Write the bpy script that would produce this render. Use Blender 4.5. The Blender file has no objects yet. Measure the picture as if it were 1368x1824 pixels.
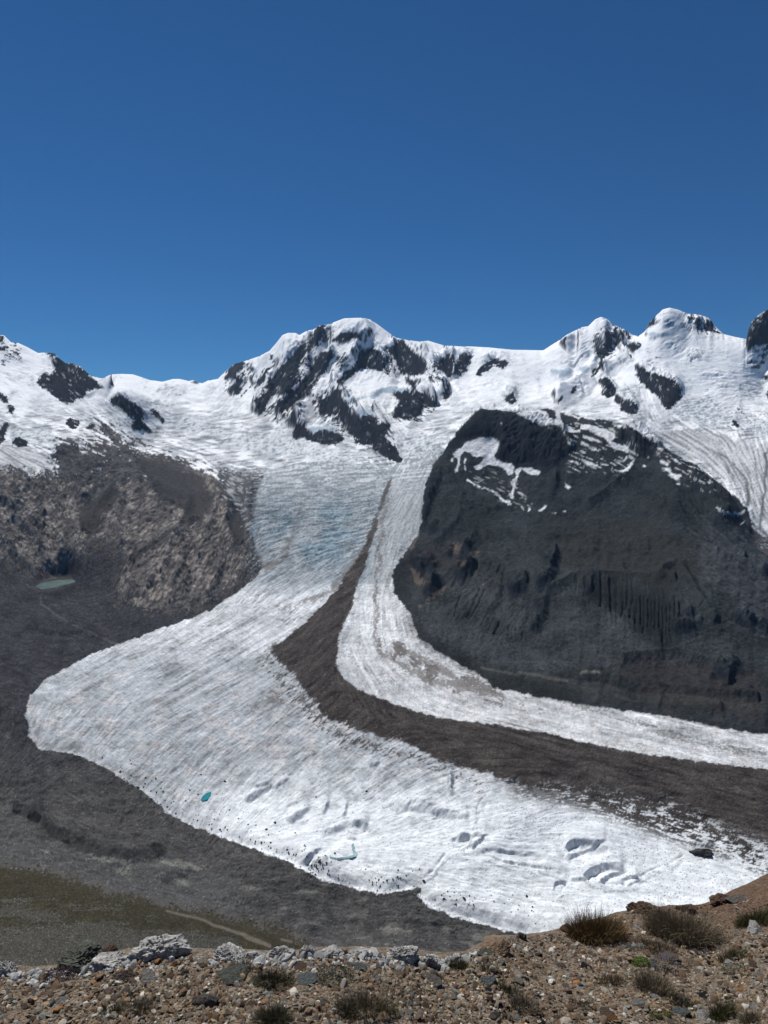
import bpy, math, random
import numpy as np
from mathutils import Vector, Matrix, Euler

# ------------------------------------------------------------------ camera, sky, sun, exposure
FPX = 1216.0                      # focal length in photo pixels (24 mm lens on a 36 mm tall frame)
PITCH = math.radians(-5.5)
CP, SP = math.cos(PITCH), math.sin(PITCH)
SUN_EL, SUN_AZ = 57.0, -30.0      # azimuth measured from +Y towards +X
EXPOSURE = 0.0

scene = bpy.context.scene
cam_data = bpy.data.cameras.new('camera')
cam_data.sensor_fit = 'VERTICAL'
cam_data.sensor_height = 36.0
cam_data.lens = 24.0
cam_data.clip_start = 0.05
cam_data.clip_end = 60000.0
camera = bpy.data.objects.new('camera', cam_data)
camera.location = (0, 0, 0)
camera.rotation_euler = (math.radians(90) + PITCH, 0, 0)
scene.collection.objects.link(camera)
scene.camera = camera

world = bpy.data.worlds.new('World')
scene.world = world
world.use_nodes = True
wn, wl = world.node_tree.nodes, world.node_tree.links
wn.clear()
w_out = wn.new('ShaderNodeOutputWorld')
w_bg = wn.new('ShaderNodeBackground')
w_sky = wn.new('ShaderNodeTexSky')
w_sky.sky_type = 'NISHITA'
w_sky.sun_disc = False
w_sky.sun_elevation = math.radians(SUN_EL)
w_sky.sun_rotation = math.radians(SUN_AZ)
w_sky.altitude = 3000.0
w_sky.air_density = 1.0
w_sky.dust_density = 0.0
w_sky.ozone_density = 2.5
w_bg.inputs['Strength'].default_value = 0.07
w_tint = wn.new('ShaderNodeVectorMath')         # the deep blue of the thin air at 3000 m
w_tint.operation = 'MULTIPLY'
w_tint.inputs[1].default_value = (0.23, 0.59, 0.88)
wl.new(w_sky.outputs[0], w_tint.inputs[0])
wl.new(w_tint.outputs[0], w_bg.inputs['Color'])
wl.new(w_bg.outputs[0], w_out.inputs['Surface'])

sun_data = bpy.data.lights.new('sun', 'SUN')
sun_data.energy = 4.8
sun_data.angle = math.radians(0.53)
sun_data.color = (1.0, 0.965, 0.91)
sun = bpy.data.objects.new('sun', sun_data)
ce = math.cos(math.radians(SUN_EL))
sun_dir = Vector((math.sin(math.radians(SUN_AZ)) * ce, math.cos(math.radians(SUN_AZ)) * ce, math.sin(math.radians(SUN_EL))))
sun.rotation_euler = sun_dir.to_track_quat('Z', 'Y').to_euler()
sun.location = sun_dir * 50
scene.collection.objects.link(sun)

scene.view_settings.view_transform = 'Standard'
scene.view_settings.look = 'None'
scene.view_settings.exposure = EXPOSURE
scene.view_settings.gamma = 1.0
scene.view_settings.use_curve_mapping = False
try:
    scene.cycles.max_bounces = 4
    scene.cycles.diffuse_bounces = 2
    scene.cycles.volume_bounces = 0
    scene.cycles.use_denoising = True
except Exception:
    pass

# ------------------------------------------------------------------ geometry of the view (pixel -> place)
def px2(u, v):
    """A photo pixel as (s, T): s = x / y and T = z / y of its line of sight."""
    a = (np.asarray(u, float) - 684.0) / FPX
    b = (912.0 - np.asarray(v, float)) / FPX
    d = CP - b * SP
    return a / d, (SP + b * CP) / d

def proj(s, T):
    d = CP + T * SP
    return 684.0 + FPX * s / d, 912.0 - FPX * (-SP + T * CP) / d

def at(u, v, Y):
    s, T = px2(u, v)
    return Vector((float(s) * Y, Y, float(T) * Y))

# ------------------------------------------------------------------ numpy noise
def _hash(ix, iy, seed):
    h = (ix.astype(np.int64) * 374761393 + iy.astype(np.int64) * 668265263 + seed * 1442695041) & 0xFFFFFFFF
    h = ((h ^ (h >> 13)) * 1274126177) & 0xFFFFFFFF
    return (h ^ (h >> 16)) & 0xFFFFFFFF

_GA = np.arange(64) * (2 * math.pi / 64)
_GX, _GY = np.cos(_GA).astype(np.float32), np.sin(_GA).astype(np.float32)

def pn(x, y, seed=0):
    x = np.asarray(x, np.float64); y = np.asarray(y, np.float64)
    ix = np.floor(x); iy = np.floor(y)
    fx = (x - ix).astype(np.float32); fy = (y - iy).astype(np.float32)
    ix = ix.astype(np.int64); iy = iy.astype(np.int64)
    u = fx * fx * fx * (fx * (fx * 6 - 15) + 10)
    v = fy * fy * fy * (fy * (fy * 6 - 15) + 10)
    def g(dx, dy):
        h = _hash(ix + dx, iy + dy, seed) & 63
        return _GX[h] * (fx - dx) + _GY[h] * (fy - dy)
    a = g(0, 0); b = g(1, 0); c = g(0, 1); d = g(1, 1)
    a = a + u * (b - a); c = c + u * (d - c)
    return (a + v * (c - a)) * 1.5

def fbm(x, y, octv=4, seed=0, gain=0.5, lac=2.03):
    r = 0; a = 1.0; n = 0
    for k in range(octv):
        r = r + a * pn(x, y, seed + 17 * k); n += a
        x = x * lac + 13.7; y = y * lac + 7.1; a *= gain
    return r / n

def ridged(x, y, octv=4, seed=0, gain=0.5, lac=2.07):
    r = 0; a = 1.0; n = 0
    for k in range(octv):
        r = r + a * (1 - np.abs(pn(x, y, seed + 31 * k)) * 2); n += a
        x = x * lac + 3.7; y = y * lac + 9.1; a *= gain
    return r / n                                     # about -1..1, crests at 1

def voro(x, y, seed=0):
    """F1 distance and cell random value."""
    ix = np.floor(x).astype(np.int64); iy = np.floor(y).astype(np.int64)
    best = np.full(x.shape, 9.0, np.float32); bid = np.zeros(x.shape, np.float32)
    for dx in (-1, 0, 1):
        for dy in (-1, 0, 1):
            h = _hash(ix + dx, iy + dy, seed)
            cx = ix + dx + (h & 1023) / 1023.0; cy = iy + dy + ((h >> 10) & 1023) / 1023.0
            d = np.hypot(x - cx, y - cy).astype(np.float32)
            m = d < best
            best = np.where(m, d, best); bid = np.where(m, ((h >> 20) & 1023) / 1023.0, bid)
    return best, bid

def sstep(a, b, x):
    t = np.clip((x - a) / (b - a), 0, 1)
    return t * t * (3 - 2 * t)

# ------------------------------------------------------------------ traced outlines
ZOOM = dict(P=(0, 0, 1), ZA=(400, 560, 6.218), ZB=(600, 560, 6.218), ZC=(0, 590, 5.7), ZD=(960, 540, 5.7), ZE=(1150, 540, 6.275),
            ZF=(400, 1350, 2.736), ZG=(860, 1350, 2.693), Z1=(0, 540, 3), Z2=(380, 540, 3), Z3=(820, 530, 2.496),
            Z4=(0, 780, 2.736), Z5=(400, 780, 2.736), Z6=(700, 700, 2.048), Z7=(0, 1120, 2), Z8=(500, 1120, 1.576), Z9=(0, 1500, 2))

def tr(z, txt):
    """'x y x y ...' traced in one enlargement -> list of photo points"""
    ox, oy, k = ZOOM[z]
    n = [float(q) for q in txt.replace(',', ' ').split()]
    return [(ox + n[i] / k, oy + n[i + 1] / k) for i in range(0, len(n), 2)]

PAD = 320
RW, RH = 1368 + 2 * PAD, 1900

def fill(R, poly, val=1.0):
    P = np.array(poly, float)
    y0 = max(0, int(P[:, 1].min())); y1 = min(RH - 1, int(P[:, 1].max()) + 1)
    X = P[:, 0] + PAD; Y = P[:, 1]
    X2 = np.roll(X, -1); Y2 = np.roll(Y, -1)
    for y in range(y0, y1 + 1):
        yc = y + 0.5
        m = (Y <= yc) != (Y2 <= yc)
        if not m.any():
            continue
        xs = np.sort(X[m] + (yc - Y[m]) * (X2[m] - X[m]) / (Y2[m] - Y[m]))
        for k in range(0, len(xs) - 1, 2):
            a = int(max(0, math.ceil(xs[k] - 0.5))); b = int(min(RW, math.ceil(xs[k + 1] - 0.5)))
            if b > a:
                R[y, a:b] = val

def stroke(R, line, w0, w1=None, val=1.0):
    """a tapered thick line"""
    w1 = w0 if w1 is None else w1
    n = len(line) - 1
    for i in range(n):
        (x0, y0), (x1, y1) = line[i], line[i + 1]
        wa = w0 + (w1 - w0) * i / n; wb = w0 + (w1 - w0) * (i + 1) / n
        L = math.hypot(x1 - x0, y1 - y0) + 1e-6
        nx, ny = -(y1 - y0) / L, (x1 - x0) / L
        fill(R, [(x0 + nx * wa, y0 + ny * wa), (x1 + nx * wb, y1 + ny * wb), (x1 - nx * wb, y1 - ny * wb), (x0 - nx * wa, y0 - ny * wa)], val)

def blur(R, r):
    if r < 1:
        return R
    r = int(r)
    ys = np.flatnonzero(R.any(1)); xs = np.flatnonzero(R.any(0))
    if not len(ys):
        return R.copy()
    m = 2 * r + 2
    y0, y1, x0, x1 = max(0, ys[0] - m), min(R.shape[0], ys[-1] + m + 1), max(0, xs[0] - m), min(R.shape[1], xs[-1] + m + 1)
    Q = R[y0:y1, x0:x1]
    for _ in range(2):
        for ax in (0, 1):
            P = np.concatenate([np.repeat(np.take(Q, [0], ax), r + 1, ax), Q, np.repeat(np.take(Q, [-1], ax), r, ax)], ax)
            C = np.cumsum(P, axis=ax, dtype=np.float32)
            n = Q.shape[ax]
            Q = (C[2 * r + 1:2 * r + 1 + n] - C[:n] if ax == 0 else C[:, 2 * r + 1:2 * r + 1 + n] - C[:, :n]) / (2 * r + 1)
    out = np.zeros_like(R); out[y0:y1, x0:x1] = Q
    return out

def samp(R, u, v):
    x = np.clip(u + PAD - 0.5, 0, RW - 1.001); y = np.clip(v - 0.5, 0, RH - 1.001)
    ix = x.astype(np.int32); iy = y.astype(np.int32); fx = (x - ix).astype(np.float32); fy = (y - iy).astype(np.float32)
    a = R[iy, ix]; b = R[iy, ix + 1]; c = R[iy + 1, ix]; d = R[iy + 1, ix + 1]
    a = a + fx * (b - a); c = c + fx * (d - c)
    return a + fy * (c - a)

def region(polys, lines=(), br=0):
    R = np.zeros((RH, RW), np.float32)
    for p in polys:
        fill(R, p)
    for l in lines:
        stroke(R, *l)
    return blur(R, br) if br else R

SKY = tr('P', '-700 560 -320 540 -150 560 -60 585 0 597 7 597 15 605 20 610 33 611 50 619 68 629 80 628 97 629 102 635 117 647 130 647 143 653 163 670 172 672 183 674 197 667 217 666 237 667 253 672 267 677 290 680 308 675 320 675 337 679 343 677 350 680 360 683 370 678 388 675 400 663 417 648 437 643 460 635 480 625 493 610 503 597 513 593 527 593 533 597 547 589 558 587 567 580 587 577 600 572 613 567 643 566 657 568 673 578 693 593 705 601 727 606 747 608 763 607 773 610 790 615 820 617 836 617 872 619 912 623 968 624 980 616 996 606 1010 596 1036 583 1048 581 1060 569 1070 564.5 1080 567 1092 578 1108 584 1126 596 1137 599 1149 590 1155 576 1169 562 1181 551 1193 548 1209 552 1225 559 1245 560 1265 567 1273 580 1289 595 1309 600 1330 604 1333 586 1341 570 1353 560 1368 550 1420 530 1500 540 1600 525 1750 560 2100 600')
HILL = tr('P', '735 985 745 960 749 942 751 895 761 851 773 827 793 798 812 773 832 749 856 728 881 729 915 733 944 730 973 728 1012 737 1071 746 1120 758 1139 768 1169 790 1208 812 1252 837 1281 861 1305 881 1330 905 1340 944 1348 975')
HILLY = [(735, 2500), (749, 2800), (765, 3000), (800, 3200), (865, 3350), (980, 3500), (1100, 3350), (1169, 3150), (1250, 2850), (1300, 2550), (1340, 2350), (1348, 2250)]

# ------------------------------------------------------------------ control points of the land: (u, v, distance)
CTRL = '''
-300 1700 300; 0 1720 270; 0 1650 370; 0 1600 440; 0 1550 515; -300 1500 520; 130 1720 300; 200 1650 400; 200 1592 500; 330 1625 525; 330 1700 400; 450 1660 545; 450 1710 450; 530 1690 555
0 1525 660; 0 1480 720; 0 1440 790; 0 1400 860; 0 1350 960; 0 1300 1080; 0 1200 1380; 0 1100 1800; 0 1030 2150; 60 1048 2040; 135 1035 2150; 0 1000 2250; 0 950 2400; 0 900 2550; 0 860 2700; 0 830 2900; 0 780 3500; 0 740 4100; 0 700 4700; 0 650 5400; 0 600 6000
150 1000 2200; 150 960 2350; 150 900 2600; 150 850 2800; 120 800 3100; 200 790 3450; 100 740 4000; 100 700 4600; 100 660 5300; 100 632 5700; 180 690 5500; 180 740 4700; 240 720 5000
220 669 9000; 300 680 9000; 360 682 9000; 300 700 7800; 300 725 6600; 250 770 4900; 300 790 4500; 350 760 5000; 400 700 7300; 400 740 5700; 420 800 4500; 350 820 4000; 300 815 3900; 440 850 3500; 500 780 4900; 500 830 4000; 460 900 2900; 400 860 3200; 420 960 2450; 340 900 2750; 300 860 3000; 250 900 2650; 250 960 2350; 250 1020 2080; 230 1070 1880; 350 1080 1880; 440 1000 2300; 440 1035 2120; 300 1000 2150
200 1140 1600; 100 1200 1400; 50 1270 1190; 100 1300 1120; 70 1340 1045; 200 1400 935; 300 1450 885; 300 1300 1125; 400 1500 830; 560 1560 775; 700 1590 752; 600 1450 900; 500 1300 1150; 400 1200 1400; 500 1100 1800; 560 1000 2400; 560 920 2900; 560 860 3500; 480 950 2650; 620 830 3900; 650 1000 2420; 600 1100 1820; 560 1200 1420; 700 1250 1290; 650 1150 1620; 700 1350 1055; 800 1450 905; 900 1500 840; 1050 1540 815; 1100 1600 765; 950 1650 725; 800 1600 755; 1250 1560 810; 1368 1560 812; 1368 1450 950; 1368 1380 1065; 1368 1310 1210; 1200 1400 1015; 1200 1300 1215; 1000 1300 1190; 1000 1240 1340; 850 1190 1520; 760 1130 1690; 720 1070 1950; 712 1000 2380; 690 900 3000; 700 850 3600; 1700 1600 800; 1700 1450 950; 1700 1310 1220; -300 1250 1200; -300 1450 800
100 1450 835; 100 1525 690; 200 1560 680; 300 1600 670; 300 1500 800; 450 1600 700; 600 1650 700; 750 1640 720; 850 1660 715; 450 1650 630
760 1000 2330; 780 950 2500; 800 900 2700; 850 850 2950; 830 800 3150; 865 740 3330; 800 800 3200; 900 1000 2200; 900 1100 1780; 850 1150 1640; 1000 1200 1470; 1000 1100 1740; 1000 1000 2100; 900 920 2550; 1000 920 2500; 950 830 2950; 1000 760 3300; 980 735 3480; 1100 760 3300; 1150 800 3050; 1220 835 2830; 1300 890 2530; 1335 930 2370; 1368 980 2150; 1100 900 2550; 1150 1000 2080; 1150 1060 1830; 1150 1150 1600; 1250 1050 1800; 1368 1050 1850; 1368 1150 1580; 1200 1220 1430; 1368 1250 1330; 1250 950 2200; 1700 1150 1550; 1700 1000 2000
800 760 4500; 770 790 4200; 900 715 5000; 1000 715 4800; 1100 735 4500; 1250 790 3900; 1330 850 3300; 1350 905 2850; 1358 945 2600; 1368 800 3600; 1250 750 4300; 1368 720 4600; 1700 800 3500; 1700 700 4800; 1700 900 2600
700 820 4100; 560 790 4700; 450 740 5600; 640 700 5700; 560 680 6300; 500 650 7000; 515 593 7700; 640 567 7200; 640 640 6500; 700 760 4700; 780 700 5700; 780 660 6400; 720 605 7300; 800 620 7400; 850 680 6200; 965 625 7300; 965 680 5900; 1070 567 6500; 1070 640 6000; 1100 700 5100; 1195 548 5700; 1195 620 5400; 1130 600 6300; 1280 597 5700; 1280 680 5000; 1368 610 5500; 1368 660 5100; 1368 555 5350; 1180 700 4800; 1700 560 5300; 1700 640 5000
-300 1000 2250; -300 860 2700; -300 780 3500; -300 700 4700; -300 600 6000; -320 560 6300
'''
# hidden ground: (u, distance, height)
HID = '''-300 4 -4; 200 4 -4; 684 4 -4; 1100 4.6 -4.6; 1700 5 -5; -300 20 -18; 200 20 -18; 684 20 -18; 1100 20 -18; 1700 20 -18; -300 70 -60; 200 70 -60; 684 70 -60; 1100 70 -60; 1700 70 -60
-300 150 -126; 200 150 -126; 684 150 -128; 1100 150 -127; 1700 150 -127; 684 300 -250; 1100 300 -250; 1700 300 -250; 684 480 -395; 1100 500 -412; 1700 500 -412; 684 600 -480; 1000 620 -505; 1368 640 -512; 1700 640 -512; 0 590 -388; 400 600 -450
870 3900 60; 980 4000 100; 800 3600 -20; 1150 3500 -90; 1250 3200 -160; 1300 2850 -230; 1340 2600 -300
150 6900 250; 0 8000 300; 300 12000 300; 640 9500 300; 1070 8500 200; 1368 7500 200; 1700 7500 200; -300 8500 200; 640 13000 0; 1070 13000 0; 0 13000 0; 1700 13000 0; -300 13000 0; 220 7600 560; 200 6600 430'''

def ctrl_points():
    L = []
    for row in CTRL.replace('\n', ';').split(';'):
        q = row.split()
        if len(q) == 3:
            s, T = px2(float(q[0]), float(q[1])); Y = float(q[2]); L.append((float(s), math.log(Y), float(T) * Y))
    for row in HID.replace('\n', ';').split(';'):
        q = row.split()
        if len(q) == 3:
            Y = float(q[1]); z = float(q[2]); L.append(((float(q[0]) - 684) / FPX / (CP + z / Y * SP), math.log(Y), z))
    return np.array(L)

KS = 1.7
def tps_fit(C, lam=1e-4):
    X = np.stack([C[:, 0] * KS, C[:, 1]], 1); n = len(X)
    d2 = ((X[:, None] - X[None]) ** 2).sum(-1)
    K = 0.5 * d2 * np.log(d2 + 1e-12)
    A = np.zeros((n + 3, n + 3)); A[:n, :n] = K + lam * np.eye(n); A[:n, n] = 1; A[:n, n + 1:] = X
    A[n, :n] = 1; A[n + 1:, :n] = X.T
    b = np.zeros(n + 3); b[:n] = C[:, 2]
    return X, np.linalg.solve(A, b)

def tps_eval(M, S, L):
    X, w = M; n = len(X)
    out = np.zeros(S.size); s = S.ravel() * KS; l = L.ravel()
    for k in range(0, S.size, 20000):
        a = s[k:k + 20000, None] - X[None, :, 0]; b = l[k:k + 20000, None] - X[None, :, 1]
        d2 = a * a + b * b
        out[k:k + 20000] = (0.5 * d2 * np.log(d2 + 1e-12)) @ w[:n] + w[n] + w[n + 1] * s[k:k + 20000] + w[n + 2] * l[k:k + 20000]
    return out.reshape(S.shape)

# coarse height table in (s, ln Y)
CTL = ctrl_points()
# far heights vary fastest: fit T = z / Y, which keeps the near hidden slope well behaved
CT = CTL.copy(); CT[:, 2] = CTL[:, 2] / np.exp(CTL[:, 1])
TPS = tps_fit(CT)
TS = np.linspace(-1.0, 1.0, 260); TL = np.linspace(math.log(4.0), math.log(14000.0), 900)
TAB = tps_eval(TPS, *np.meshgrid(TS, TL, indexing='ij')).astype(np.float32)

def base_T(s, l):
    x = np.clip((s - TS[0]) / (TS[1] - TS[0]), 0, len(TS) - 1.001); y = np.clip((l - TL[0]) / (TL[1] - TL[0]), 0, len(TL) - 1.001)
    ix = x.astype(np.int32); iy = y.astype(np.int32); fx = x - ix; fy = y - iy
    return (TAB[ix, iy] * (1 - fx) + TAB[ix + 1, iy] * fx) * (1 - fy) + (TAB[ix, iy + 1] * (1 - fx) + TAB[ix + 1, iy + 1] * fx) * fy

# ------------------------------------------------------------------ grid: columns of sight, rows packed where the land is seen
NC, NR = 940, 1010
def make_grid():
    c_in = np.linspace(-0.60, 0.60, NC - 60)
    c_l = -0.60 - (np.linspace(1, 0, 31)[:-1] ** 1.5) * 0.36
    c_r = 0.60 + (np.linspace(0, 1, 31)[1:] ** 1.5) * 0.36
    S = np.concatenate([c_l, c_in, c_r])
    cs = np.linspace(-1, 1, 120); fl = np.linspace(math.log(4.0), math.log(13500.0), 2600)
    A, B = np.meshgrid(cs, fl, indexing='ij')
    T = base_T(A, B)
    _, V = proj(0 * A, T)
    run = np.minimum.accumulate(V, axis=1)
    vis = np.maximum(0, -np.diff(run, axis=1, prepend=run[:, :1]))
    turn = np.abs(np.diff(V, axis=1, prepend=V[:, :1]))
    vis = np.where(V > 1720, vis * 0.05, vis)
    dens = vis + 0.16 * turn * (B > math.log(250)) + 900.0 / 2600 * 0.12 + 0.10 * (B > math.log(600))
    # widen and smooth
    k = np.hanning(61); k /= k.sum()
    dens = np.apply_along_axis(lambda q: np.convolve(q, k, 'same'), 1, dens)
    k2 = np.hanning(13); k2 /= k2.sum()
    P = np.pad(dens, ((6, 6), (0, 0)), 'edge')
    dens = sum(P[i:i + 120] * k2[i] for i in range(13))
    cum = np.cumsum(dens, axis=1); cum /= cum[:, -1:]
    rows = np.linspace(0, 1, NR)
    G = np.stack([np.interp(rows, cum[i], fl) for i in range(120)])     # (120, NR)
    G[:, 0] = fl[0]; G[:, -1] = fl[-1]
    x = (S + 1) / 2 * 119; i0 = np.clip(x.astype(int), 0, 118); f = (x - i0)[:, None]
    return S, G[i0] * (1 - f) + G[i0 + 1] * f
SC, LY = make_grid()
S2 = np.repeat(SC[:, None], NR, 1)
Y2 = np.exp(LY)
# ------------------------------------------------------------------ regions traced from the photograph
ZOOM.update(H1=(700, 720, 4.096), H2=(1034, 720, 4.096), H3=(700, 960, 4.096), H4=(1034, 960, 4.096), L5=(0, 1340, 3.257))
ROCKS = [tr(*q) for q in [
 ('ZA', '1000 170 1080 120 1180 100 1100 170 1090 250 1050 310 980 370 900 440 830 520 800 600 820 660 850 700 820 760 760 800 730 870 640 900 560 880 500 950 470 1020 440 1080 370 1120 310 1080 330 960 420 870 470 760 560 650 620 580 720 480 800 400 860 340 930 280'),
 ('ZA', '1200 390 1220 480 1150 580 1130 630 1060 690 1000 770 930 880 870 930 800 950 700 1060 620 1120 580 1080 600 990 680 920 740 860 820 800 860 740 880 680 960 600 1010 560 990 480 1080 430'),
 ('ZA', '110 540 230 510 240 550 160 640 110 710 0 740 0 680 60 600'),
 ('ZA', '60 900 60 840 120 760 200 690 240 650 220 760 160 860 150 890'),
 ('ZA', '310 830 350 760 440 640 500 570 530 580 470 670 380 790'),
 ('ZA', '500 430 525 440 490 520 475 490'),
 ('ZA', '760 1290 780 1200 820 1180 890 1250 880 1320 970 1330 1000 1368 760 1368'),
 ('ZA', '1200 290 1260 250 1290 200 1368 200 1368 300 1280 330'),
 ('ZB', '0 250 50 200 180 190 270 200 230 250 150 300 60 330 0 320 -60 300'),
 ('ZB', '310 370 400 375 500 420 560 520 550 620 480 640 380 620 280 600 190 660 100 740 40 800 0 820 0 700 80 650 170 590 200 520 240 450'),
 ('ZB', '660 290 720 290 790 350 860 420 980 510 1010 600 960 650 880 670 800 680 720 640 650 560 640 500 580 440 560 370 620 350'),
 ('ZB', '760 670 800 700 900 830 850 840 780 740'),
 ('ZB', '1120 520 1180 460 1240 430 1310 450 1300 530 1290 600 1310 680 1250 700 1200 660 1110 620'),
 ('ZB', '1310 560 1368 470 1440 500 1440 640 1368 690 1320 650'),
 ('ZB', '1010 700 1060 680 1090 760 1040 750'),
 ('ZB', '1080 640 1140 700 1200 780 1260 820 1250 900 1210 950 1150 900 1180 850 1200 800 1120 730'),
 ('ZB', '620 890 700 850 800 860 900 840 980 870 1060 940 1110 990 1060 1030 960 1020 940 1100 880 1160 770 1175 620 1140 640 1020 700 1000 680 950'),
 ('ZB', '0 830 50 880 80 990 160 1050 170 1160 250 1130 350 1120 430 1140 430 1220 550 1190 600 1240 530 1320 520 1400 300 1400 200 1330 100 1250 50 1150 0 1080'),
 ('Z2', '560 560 600 500 650 460 680 500 700 560 740 620 820 600 870 620 880 660 940 650 930 680 920 720 960 760 1000 800 1010 850 960 845 900 810 850 770 790 750 720 690 690 640 660 600 600 590 555 590'),
 ('Z2', '430 660 460 630 490 670 540 700 580 680 640 690 700 720 680 745 600 755 520 735 460 705 425 700'),
 ('Z3', '0 250 60 250 40 300 0 310'), ('Z3', '110 290 150 270 220 285 200 310 150 300 110 340 70 355 80 320'),
 ('Z3', '195 440 235 420 255 460 230 480 210 465'),
 ('ZD', '560 430 620 460 720 400 730 450 700 520 660 570 620 580 570 500'),
 ('ZD', '750 240 800 260 780 330 830 360 820 390 740 360 770 310'), ('ZD', '820 250 880 290 960 370 900 350 830 290'),
 ('ZD', '215 360 280 320 270 360 230 380'), ('ZD', '890 450 940 390 980 400 1040 410 1010 470 960 475'),
 ('Z3', '770 290 850 330 960 370 985 400 985 440 950 480 930 500 900 480 870 430 810 390 785 340'),
 ('ZD', '610 750 700 760 740 800 800 890 780 940 700 960 630 930 630 850 600 790'),
 ('ZD', '780 930 850 960 950 990 1010 1060 1000 1110 920 1130 860 1090 820 1040 770 1010'),
 ('ZD', '510 750 560 670 640 600 655 610 600 700 540 740'), ('ZD', '310 930 340 880 400 830 390 870 370 910'),
 ('ZD', '1170 540 1210 555 1235 580 1200 570'), ('ZD', '1260 625 1320 655 1300 655'), ('ZD', '150 1010 190 960 240 950 220 990'),
 ('ZE', '10 280 30 220 110 140 130 170 80 240 20 275'), ('ZE', '430 150 500 150 530 170 490 220 470 190'),
 ('ZE', '540 230 600 190 650 220 600 270 550 260'), ('ZE', '640 270 700 240 680 200 740 170 760 230 780 290 870 350 850 355 740 310 650 300'),
 ('ZE', '1130 510 1135 400 1165 290 1180 210 1260 130 1330 80 1368 40 1700 -60 3000 -60 3000 500 1700 400 1368 440 1250 450 1180 500'),
 ('ZE', '1300 840 1368 820 1700 830 1700 900 1368 880'), ('ZE', '1330 1020 1368 980 1500 980 1500 1090 1368 1080'),
 ('ZE', '940 1310 1000 1310 1060 1370 1050 1400 980 1370'), ('ZE', '990 1160 1050 1180 1120 1250 1010 1200'),
 ('ZC', '580 235 650 300 720 320 800 350 900 430 960 470 1000 530 1055 580 980 580 900 600 860 620 870 660 780 690 690 745 640 720 540 650 480 600 420 590 380 520 440 430 500 440 550 400 530 330 550 270'),
 ('ZC', '450 205 540 215 560 250 520 255 460 245'), ('ZC', '0 50 30 35 50 80 20 95 0 95'), ('ZC', '0 130 40 150 60 190 10 210 0 200'),
 ('ZC', '110 120 175 115 160 135 120 145'), ('ZC', '130 205 200 215 180 255 140 245'),
 ('ZC', '-300 560 0 620 50 660 80 710 60 730 0 690 -300 700'), ('ZC', '70 750 100 740 160 790 120 840 75 810'),
 ('ZC', '-200 1200 0 1010 40 930 80 925 105 960 70 1040 60 1100 20 1135 -200 1300'), ('ZC', '130 1110 180 1070 240 1090 290 1130 250 1180 190 1190 140 1160'),
 ('ZC', '660 930 730 880 820 910 810 940 750 980 700 970'), ('ZC', '860 860 960 900 1040 920 1110 980 1180 1060 1230 1110 1240 1160 1150 1140 1050 1040 1000 990 1050 960 960 910'),
 ('Z1', '590 540 610 500 650 485 700 525 760 575 765 620 790 670 820 715 780 685 720 670 695 640 740 640 680 590 660 565'),
 ('Z1', '795 570 830 570 885 630 870 650 850 610'), ('Z1', '1020 418 1030 410 1050 414 1062 430 1040 430'),
 ('Z1', '455 660 490 650 510 665 480 672'), ('Z4', '250 90 300 25 380 35 400 90 440 130 500 200 545 235 480 215 400 185 370 140 300 120'),
]]
SNOWPATCH = [tr('H1', q) for q in ['440 360 470 330 540 280 640 245 700 238 750 255 780 290 770 320 745 360 750 400 800 425 870 440 888 465 870 510 840 515 810 470 760 450 700 440 660 455 615 490 590 460 640 420 670 390 640 385 600 390 560 350 520 345 490 365 480 400 480 440 455 500 445 495 465 440 465 400 440 380',
 '530 550 545 540 580 570 660 605 740 640 800 680 850 710 862 738 835 730 780 680 700 630 600 590 540 565', '890 480 950 465 920 520 890 580 885 630 880 690 855 690 845 660 870 640 875 600 855 570 890 540 900 510', '950 470 1000 460 1080 495 1060 520 1000 510 950 480',
 '1060 775 1100 740 1125 735 1110 760 1070 785', '985 760 1015 765 990 785', '915 730 960 770 940 772', '1155 800 1200 780 1180 800', '1225 785 1270 778 1250 790', '785 130 805 130 795 150', '420 390 438 395 432 420 418 415', '520 385 535 400 515 440 540 480 520 480 508 430', '1240 570 1300 605 1270 620 1250 585',
 '890 65 960 45 1060 40 1110 55 1150 100 1220 120 1230 150 1160 145 1090 155 1000 120 930 95', '1170 40 1220 60 1230 120 1250 160 1260 230 1300 290 1305 320 1280 280 1255 230 1240 170 1210 140 1190 90', '1240 60 1368 95 1368 110 1260 80', '1260 150 1340 190 1368 180 1368 200 1300 210 1265 190', '1110 155 1170 180 1150 180', '1300 410 1368 430 1368 440 1310 425']] + \
 [tr('H2', q) for q in ['0 70 90 90 120 110 100 120 0 95', '0 145 80 160 180 180 240 210 250 240 230 270 280 300 340 305 360 340 340 360 310 340 250 330 220 290 160 240 90 200 0 180', '220 155 320 150 340 172 260 165', '0 390 60 425 130 440 130 455 50 450 0 410', '140 430 195 438 160 445',
 '405 400 390 440 350 480 300 495 255 492 300 482 350 450 380 415', '290 545 320 528 300 550', '245 420 310 410 350 370 350 390 310 420', '570 405 600 410 655 440 640 450 590 435', '580 465 660 462 650 490 690 515 730 510 740 530 700 550 670 545 690 535 640 510 620 480', '685 395 745 425 740 433 700 420',
 '550 310 610 340 590 345', '605 375 645 388 630 392', '450 445 475 443 472 458 448 458', '470 385 500 380 490 395', '695 578 725 578 715 592', '970 748 1060 785 1150 798 1205 760 1195 787 1150 810 1060 802 1000 772', '1140 690 1185 678 1150 697', '1150 865 1210 848 1170 874', '915 552 958 570 940 576', '875 615 902 635 890 642', '928 636 962 648 940 653', '878 448 952 500 945 514 908 492',
 '10 228 100 248 160 277 120 272 20 247', '0 268 60 288 70 312 0 292', '60 318 130 335 80 342']]
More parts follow.
